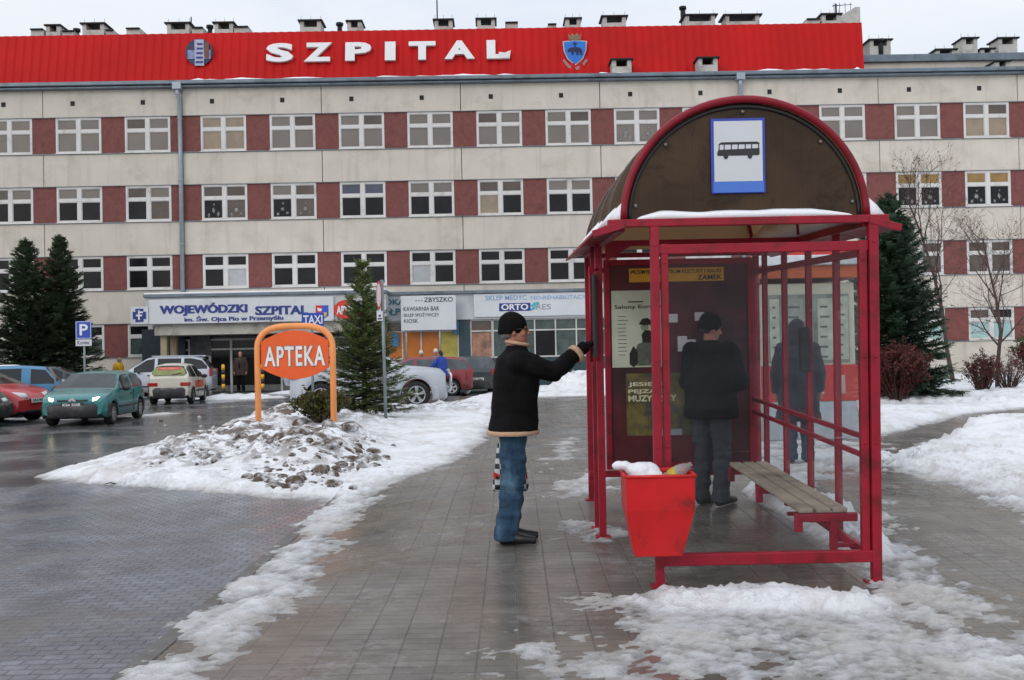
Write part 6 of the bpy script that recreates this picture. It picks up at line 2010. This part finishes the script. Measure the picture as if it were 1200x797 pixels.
def hand(mb, w, d, nrm, s=1.0, curl=.5, infl=0.0, thumb=1):
    """palm, four unequal bent fingers and a thumb; d: finger direction, nrm: out of the palm's face"""
    d = Vector(d).normalized(); nrm = Vector(nrm); nrm = (nrm - d * nrm.dot(d)).normalized(); a = d.cross(nrm) * thumb
    w = Vector(w)
    mb.tube([w - d * .02 * s, w + d * .02 * s, w + d * .055 * s, w + d * .09 * s], [.026 * s + infl, .034 * s + infl, .041 * s + infl, .037 * s + infl], 12, ry=None)
    for off, L in ((.030, .072), (.010, .082), (-.010, .076), (-.029, .060)):
        p = w + d * .085 * s + a * off * s; q = d.copy(); pts = [p - d * .02 * s, p]
        for k, f in enumerate((.45, .32, .23)):
            ang = curl * (.55, .8, .6)[k]
            q = (q * math.cos(ang) + nrm * math.sin(ang)).normalized(); p = p + q * L * f * s * 1.1; pts.append(p)
        mb.tube(pts, [.0105 * s + infl, .0105 * s + infl, .0095 * s + infl, .0088 * s + infl, .007 * s + infl], 8); mb.ball(pts[-1], .007 * s + infl, 0, 8, 6)
    p = w + d * .025 * s + a * .03 * s; q1 = (a * .75 + d * .55 + nrm * .35).normalized(); q2 = (d * .8 + nrm * .5 + a * .1).normalized()
    p1 = p + q1 * .042 * s; p2 = p1 + q2 * .034 * s; mb.tube([p - q1 * .01, p, p1, p2], [.014 * s + infl, .0135 * s + infl, .0115 * s + infl, .009 * s + infl], 8); mb.ball(p2, .009 * s + infl, 0, 8, 6)


def person(label, loc, rotz, H=1.75, pose=None, coat=None, coat_mat=None, hem=.78, legs_mat=None, hat=None, hat_mat=None, hair=None, fine=.0085, head_yaw=0, head_pitch=0, bulk=1.0, glove=None, trim=False, group=None, straight=False, glasses=False, hood=False, collar_mat=None, shirt=None):
    k = H / 1.75
    root = empty('person', loc, rotz, label, 'person', group)
    J = dict(hipR=(0, -.09, .90), hipL=(0, .09, .90), kneeR=(.015, -.10, .49), kneeL=(.015, .10, .49), ankR=(-.03, -.10, .085), ankL=(-.03, .10, .085), toeR=(.16, -.115, .03), toeL=(.16, .115, .03),
             shR=(0, -.185, 1.425), shL=(0, .185, 1.425), elR=(-.02, -.255, 1.13), elL=(-.02, .255, 1.13), wrR=(.05, -.26, .88), wrL=(.05, .26, .88), fdR=(.15, 0, -1), fdL=(.15, 0, -1), fnR=(.2, 1, 0), fnL=(.2, -1, 0),
             chest=(0, 0), head=(.015, 0, 1.635))
    J.update(pose or {})
    V = {a: (tuple(c * k for c in b) if a not in ('fdR', 'fdL', 'fnR', 'fnL') else b) for a, b in J.items()}
    cx, cy = V['chest']
    hc = Vector(V['head'])
    # body --------------------------------------------------
    b = MB()
    b.rings([(0, 0, .84 * k, .07 * k, .12 * k), (0, 0, .90 * k, .105 * k, .16 * k), (0, 0, .97 * k, .11 * k, .165 * k), (cx * .4, cy * .4, 1.09 * k, .095 * k, .14 * k), (cx * .75, cy * .75, 1.25 * k, .115 * k, .16 * k), (cx, cy, 1.37 * k, .11 * k, .17 * k),
             (cx, cy, 1.45 * k, .075 * k, .12 * k)], 0, True, 20)
    b.tube([(cx, cy, 1.40 * k), ((cx + hc.x) / 2 - .01, (cy + hc.y) / 2, 1.50 * k), (hc.x - .01, hc.y, hc.z - .06 * k)], [.07 * k, .056 * k, .056 * k], 12)
    for s in 'RL':
        b.tube([V['hip' + s], tuple((Vector(V['hip' + s]) + Vector(V['knee' + s])) / 2), V['knee' + s], tuple(Vector(V['knee' + s]).lerp(Vector(V['ank' + s]), .35)), V['ank' + s]], [.088 * k, .078 * k, .056 * k, .055 * k, .038 * k], 12)
        b.ball(V['hip' + s], .088 * k)
        b.tube([tuple(Vector(V['ank' + s]) + Vector((-.05, 0, -.045))), tuple((Vector(V['ank' + s]) + Vector(V['toe' + s])) / 2 + Vector((0, 0, -.01))), V['toe' + s]], [.034 * k, .04 * k, .028 * k], 10)
        b.tube([V['ank' + s], tuple(Vector(V['ank' + s]) + Vector((-.0, 0, -.06)))], [.04 * k, .04 * k], 10)
        b.ball(V['sh' + s], .058 * k)
        b.tube([tuple(Vector(V['sh' + s]) * .6 + Vector((cx, cy, 1.41 * k)) * .4), V['sh' + s], tuple(Vector(V['sh' + s]).lerp(Vector(V['el' + s]), .5)), V['el' + s], tuple(Vector(V['el' + s]).lerp(Vector(V['wr' + s]), .3)), V['wr' + s]], [.055 * k, .054 * k, .047 * k, .040 * k, .041 * k, .028 * k], 12)
        b.ball(V['el' + s], .040 * k)
        hand(b, V['wr' + s], V['fd' + s], V['fn' + s], k, .5, thumb=1 if s == 'R' else -1)
    HM = Matrix.Translation(hc) @ Matrix.Rotation(head_yaw, 4, 'Z') @ Matrix.Rotation(head_pitch, 4, 'Y') @ Matrix.Scale(k, 4)
    b.X = HM
    b.rings([(.048, 0, -.118, .026, .028), (.043, 0, -.105, .045, .042), (.030, 0, -.075, .066, .058), (.018, 0, -.035, .083, .066), (.010, 0, .0, .092, .071), (.002, 0, .04, .097, .075), (-.004, 0, .08, .086, .068), (-.006, 0, .105, .058, .046), (-.006, 0, .117, .025, .02)], 0, True, 20)
    b.tube([(.096, 0, .022), (.110, 0, -.008), (.121, 0, -.030)], [.008, .011, .0135], 8); b.ball((.112, 0, -.034), (.014, .017, .010), 0, 8, 6)
    b.ball((.090, 0, -.066), (.013, .024, .0065), 0, 10, 6); b.ball((.087, 0, -.079), (.013, .021, .0065), 0, 10, 6); b.ball((.076, 0, -.106), (.021, .024, .017), 0, 10, 6)
    for s in (-1, 1):
        b.ball((-.006, s * .074, -.012), (.021, .011, .033), 0, 10, 8); b.ball((.086, s * .031, .022), (.014, .022, .007), 0, 10, 6); b.ball((.066, s * .045, -.03), (.024, .018, .02), 0, 10, 6)
    b.X = Matrix.Identity(4)
    me = baked(b, fine, 2, name='body'); me.materials.append(M_SKIN); link('body', me, root)
    for s in (-1, 1):
        e = MB(); e.X = HM; e.ball((.090, s * .031, .004), (.010, .012, .0085), 0, 10, 8); e.build('eye', paint('dark eye', (.02, .018, .016), .15), root)
    # clothes -------------------------------------------------
    B = bulk
    t = MB()
    for s in 'RL':
        q = 1 if not straight else 1.12
        A, K, N_ = Vector(V['hip' + s]), Vector(V['knee' + s]), Vector(V['ank' + s])
        t.tube([A + Vector((0, 0, .10)), A, A.lerp(K, .5), K, K.lerp(N_, .5), N_ + Vector((-.01, 0, .0)), N_ + Vector((-.012, 0, -.045))], [.108 * k, .108 * k, .098 * k, .084 * k * q, .078 * k * q, .078 * k * q, .078 * k * q], 14)
    t.rings([(0, 0, .86 * k, .10 * k, .17 * k), (0, 0, .95 * k, .12 * k, .18 * k), (0, 0, 1.04 * k, .11 * k, .16 * k)], 0, True, 18)
    me = baked(t, max(fine, .009), 2, .026, (5, 5, 15), 5, 'trousers'); me.materials.append(legs_mat or M_BLKC); link('trousers', me, root)
    for s in 'RL':
        t = MB(); A = Vector(V['ank' + s]); T = Vector(V['toe' + s]); dd = (T - A); dd.z = 0; dd.normalize()
        fz = A.z - .085 * k
        h0 = A - dd * .055 * k
        t.tube([(h0.x, h0.y, fz + .045 * k), tuple(A.lerp(T, .25).to_2d().to_3d() + Vector((0, 0, fz + .055 * k))), tuple(A.lerp(T, .62).to_2d().to_3d() + Vector((0, 0, fz + .046 * k))), tuple(T.to_2d().to_3d() + dd * .04 * k + Vector((0, 0, fz + .034 * k)))], [.040 * k, .045 * k, .05 * k, .030 * k], 12, ry=[.045 * k, .052 * k, .040 * k, .028 * k])
        t.tube([A + Vector((0, 0, -.05)), A + Vector((-.005, 0, .02))], [.05 * k, .048 * k], 10)
        me = baked(t, max(.008, fine), 2, name='shoe'); me.materials.append(M_SHOE); link('shoe', me, root)
    if coat:
        c = MB(); hz = hem * k
        fl = {'jacket': 1.0, 'coat': 1.06, 'long': 1.15}[coat]
        c.rings([(.0, 0, hz, .175 * B * fl * k, .225 * B * fl * k), (.0, 0, hz + .03, .182 * B * fl * k, .232 * B * fl * k), (cx * .25, cy * .3, hz + (1.1 * k - hz) * .6, .178 * B * k, .222 * B * k), (cx * .55, cy * .6, 1.15 * k, .178 * B * k, .222 * B * k), (cx, cy, 1.32 * k, .178 * B * k, .235 * B * k),
                 (cx, cy, 1.42 * k, .150 * B * k, .215 * B * k), (cx, cy, 1.475 * k, .10 * k, .125 * k), (cx + .005, cy, 1.53 * k, .082 * k, .086 * k)], 0, True, 26, 2.3)
        for s in 'RL':
            A, E, W_ = Vector(V['sh' + s]), Vector(V['el' + s]), Vector(V['wr' + s])
            c.tube([Vector((cx, cy, 1.38 * k)).lerp(A, .5), A + Vector((0, 0, -.012)), A.lerp(E, .5), E, E.lerp(W_, .5), W_], [.10 * B * k, .098 * B * k, .092 * B * k, .084 * B * k, .074 * B * k, .062 * B * k], 14)
            c.ball(A + Vector((0, 0, -.015)), .098 * B * k); c.ball(E, .084 * B * k)
        if hood:
            c.X = HM; c.ball((-.025, 0, .01), (.125, .118, .15)); c.rings([(-.03, 0, -.22, .10, .14), (-.03, 0, -.12, .11, .115), (-.03, 0, -.02, .11, .11)], 0, True, 16); c.X = Matrix.Identity(4)
        me = baked(c, max(fine, .010), 4, .028, (6, 6, 8), 8, 'coat'); me.materials.append(coat_mat or M_BLKC); link('coat', me, root)
        if trim:
            h = MB(); h.rings([(.0, 0, hz - .012, .18 * B * fl * k, .23 * B * fl * k), (0, 0, hz - .006, .187 * B * fl * k, .237 * B * fl * k), (0, 0, hz + .018, .187 * B * fl * k, .237 * B * fl * k), (0, 0, hz + .024, .178 * B * fl * k, .228 * B * fl * k)], 0, True, 40, 2.3)
            h.build('coat_hem', M_TRIM, root)
            for s in 'RL':
                E, W_ = Vector(V['el' + s]), Vector(V['wr' + s]); dd = (W_ - E).normalized()
                h = MB(); h.tube([W_ - dd * .028, W_ - dd * .022, W_ + dd * .012, W_ + dd * .02], [.066 * B, .076 * B, .074 * B, .055 * B], 18); h.build('cuff', M_TRIM, root)
            h = MB(); h.tube([(cx + .083 * math.cos(a) + .010, cy + .082 * math.sin(a), (1.535 + .016 * -math.cos(a)) * k) for a in [2 * PI * i / 24 for i in range(25)]], [.015] * 25, 8, cap=False); h.build('collar', M_TRIM, root)
        if shirt:
            h = MB(); h.rings([(cx + .05, cy, 1.0 * k, .14 * B * k, .07), (cx + .055, cy, 1.2 * k, .135 * B * k, .075), (cx + .05, cy, 1.40 * k, .115 * B * k, .06)], 0, True, 16); h.build('pullover', shirt, root)
    if glove:
        for s in 'RL':
            t = MB(); hand(t, V['wr' + s], V['fd' + s], V['fn' + s], k * 1.12, .38, .005, 1 if s == 'R' else -1); t.tube([Vector(V['wr' + s]) - Vector(V['fd' + s]).normalized() * .06, V['wr' + s]], [.036, .036], 10)
            me = baked(t, .005, 1, name='glove'); me.materials.append(glove); link('glove', me, root)
    if hat == 'beanie':
        h = MB(); h.X = HM
        h.rings([(-.004, 0, .012, .104, .083), (-.006, 0, .03, .110, .088), (-.008, 0, .055, .110, .088), (-.010, 0, .09, .102, .082), (-.012, 0, .12, .080, .066), (-.012, 0, .14, .048, .042), (-.012, 0, .148, .015, .014)], 0, True, 24)
        h.rings([(-.022, 0, -.025, .098, .083), (-.02, 0, .0, .108, .087), (-.008, 0, .05, .113, .091), (-.006, 0, .062, .106, .086)], 0, True, 24)
        me = baked(h, .007, 2, .006, 18, 2, 'hat'); me.materials.append(hat_mat or M_BLKC); link('hat', me, root)
    if hair or hat == 'beanie':
        h = MB(); h.X = HM
        if hat == 'beanie': h.rings([(-.055, 0, -.06, .045, .06), (-.05, 0, -.03, .052, .069), (-.045, 0, .01, .055, .074)], 0, True, 16)
        else: h.ball((-.022, 0, .028), (.098, .084, .10)); h.ball((-.05, 0, -.02), (.066, .074, .075))
        me = baked(h, .008, 1, .008, 30, 4, 'hair'); me.materials.append(hair or M_HAIRG); link('hair', me, root)
    if glasses:
        h = MB(); h.X = HM
        for s in (-1, 1):
            h.tube([(.104, s * .032 + .021 * math.cos(a), .002 + .016 * math.sin(a)) for a in [2 * PI * i / 14 for i in range(15)]], .0022, 5, cap=False); h.tube([(.104, s * .053, .006), (.05, s * .078, .008), (-.01, s * .08, .006)], .0026, 5)
        h.tube([(.106, -.012, .006), (.108, 0, .008), (.106, .012, .006)], .0022, 5); h.build('glasses', paint('spectacle frame', (.06, .045, .04), .3, .5), root)
    return root


my = 7.95; gz = float(G(0.0, my))
man = person('man in a black coat with cream trim and jeans reaching to the shelter post', (-.005, my, gz), 0.0, 1.755,
             dict(chest=(.035, 0), head=(.02, 0, 1.635), kneeR=(-.01, -.085, .49), ankR=(-.065, -.10, .085), toeR=(.12, -.12, .03), kneeL=(.0, .085, .49), ankL=(-.05, .09, .085), toeL=(.14, .10, .03),
                  hipR=(0, -.08, .90), hipL=(0, .08, .90), shR=(.05, -.19, 1.40), elR=(.315, -.16, 1.315), wrR=(.50, -.06, 1.445), fdR=(.72, .30, .62), fnR=(.5, .3, -.7),
                  shL=(.02, .19, 1.41), elL=(-.02, .265, 1.12), wrL=(-.02, .265, .885), fdL=(0, 0, -1), fnL=(.1, -1, 0)),
             'coat', M_BLKC, .845, M_DENIM, 'beanie', M_BLKC, M_HAIRG, .007, 0.05, -.04, 1.02, M_BLKC, True, straight=True, glasses=True)

# checkered bag in his far hand


def check_mat():
    m, nt, bs, N, L = nodes('black and white check')
    c = N.new('ShaderNodeTexChecker'); c.inputs['Scale'].default_value = 24.0
    c.inputs['Color1'].default_value = (.55, .56, .58, 1); c.inputs['Color2'].default_value = (.012, .012, .014, 1)
    L.new(coord(nt, 'Object', (1, .0, 1)), c.inputs['Vector']); L.new(c.outputs[0], bs.inputs['Base Color']); bs.inputs['Roughness'].default_value = .5
    return m


bg_ = empty('shopping_bag', (-.035, my + .27, gz), 0, 'black and white checkered shopping bag with red letters hanging behind the man\'s legs', 'bag')
m = MB()
m.rings([(-.0, 0, .36, .140, .02), (0, 0, .40, .145, .045), (0, 0, .55, .125, .04), (0, 0, .70, .105, .03), (0, 0, .755, .095, .018)], 0, True, 20, 3.0)
me = baked(m, .009, 2, .012, 10, 3, 'bag_body'); me.materials.append(check_mat()); link('bag_body', me, bg_)
m = MB(); m.tube([(-.07, 0, .74), (-.02, -.01, .83), (.0, -.01, .86), (.03, -.01, .83), (.08, 0, .74)], .008, 6); m.build('handle', M_BLKC, bg_)
m = MB(); m.text('NICE', (-.135, -.062, .465), (1, 0, 0), (0, 0, 1), .27, .055, .004, 0, .03); m.build('lettering', paint('red lettering', sr(214, 40, 46), .5), bg_, recalc=False)

person('person in a black cap and dark jacket standing at the poster board inside the shelter', (1.80, 9.33, float(G(1.8, 9.33))), .85, 1.72,
       dict(elR=(.06, -.27, 1.14), wrR=(.26, -.16, 1.12), fdR=(.8, .5, 0), elL=(.05, .27, 1.14), wrL=(.26, .14, 1.12), fdL=(.8, -.5, 0), fnR=(0, 0, -1), fnL=(0, 0, -1)), 'jacket', M_BLKC, .80, paint('dark trousers', (.03, .035, .045), .9, var=.3, bmp=.4), 'beanie', M_BLKC, M_HAIRD, .0085, -.5, .2, 1.12)
person('person in a long dark blue hooded coat seen from behind at the kiosk', (3.42, 12.3, float(G(3.4, 12.3)) + .02), PI / 2 - .25, 1.68, None, 'long', paint('dark blue coat cloth', (.016, .021, .032), .85, var=.3, bmp=.4), .52, paint('blue jeans cloth', (.04, .07, .12), .9, var=.3), None, None, M_HAIRD, .0095, 0, .05, 1.05, hood=True)
person('person in a dark brown open coat standing before the glass entrance doors', (at_depth(282, 440, 44.2)[0], 44.2, ROAD_Z + .1), -PI / 2, 1.74, None, 'jacket', paint('brown black coat', (.035, .02, .016), .85, var=.3), .72, M_BLKC, None, None, M_HAIRD, .011, 0, 0, 1.0, shirt=M_BLKC)
person('person in a yellow jacket with dark patches beside the silver off-roader\'s bonnet', (at_depth(139, 440, 46.0)[0], 46.0, ROAD_Z), -.4, 1.70, dict(head=(.06, 0, 1.60), chest=(.04, 0)), 'jacket', paint('yellow jacket', sr(226, 176, 20), .6, var=.1, dirt=sr(58, 40, 20), dirt_amt=.35, scale=5), .76, M_BLKC, 'beanie', paint('beige knit', sr(170, 150, 120), .9, var=.3), M_HAIRG, .011, 0, .3, 1.0)
person('man in a bright blue jacket bending towards the dark red estate car', (at_depth(519, 440, 36.6)[0], 36.6, ROAD_Z), PI - .55, 1.72, dict(chest=(.06, 0), head=(.11, 0, 1.60), shR=(.07, -.185, 1.40), shL=(.07, .185, 1.40), elL=(.22, .24, 1.18), wrL=(.42, .20, 1.12), fdL=(1, 0, -.2), fnL=(0, 0, -1), elR=(.1, -.26, 1.14), wrR=(.16, -.27, .90)), 'jacket', paint('bright blue cloth', sr(24, 62, 150), .7, var=.2, bmp=.3), .80, paint('dark navy trousers', (.02, .022, .035), .9), None, None, M_HAIRD, .011, 0, .2, 1.02)
person('person in dark clothes and a pale knit cap behind the dark red estate car', (at_depth(494, 440, 41.0)[0], 41.0, ROAD_Z), -PI / 2, 1.70, None, 'jacket', paint('dark plum cloth', (.03, .014, .018), .8, var=.3), .78, M_BLKC, 'beanie', paint('white knit', sr(206, 204, 200), .9, var=.1), M_HAIRG, .011, 0, 0, 1.0)
person('person in a white cap mostly hidden behind the man in the blue jacket', (at_depth(511, 440, 41.6)[0], 41.6, ROAD_Z), -PI / 2 + .3, 1.76, None, 'jacket', paint('grey jacket cloth', sr(110, 112, 118), .8, var=.2), .78, M_BLKC, 'beanie', paint('white knit', sr(206, 204, 200), .9, var=.1), M_HAIRG, .011, 0, 0, 1.0)
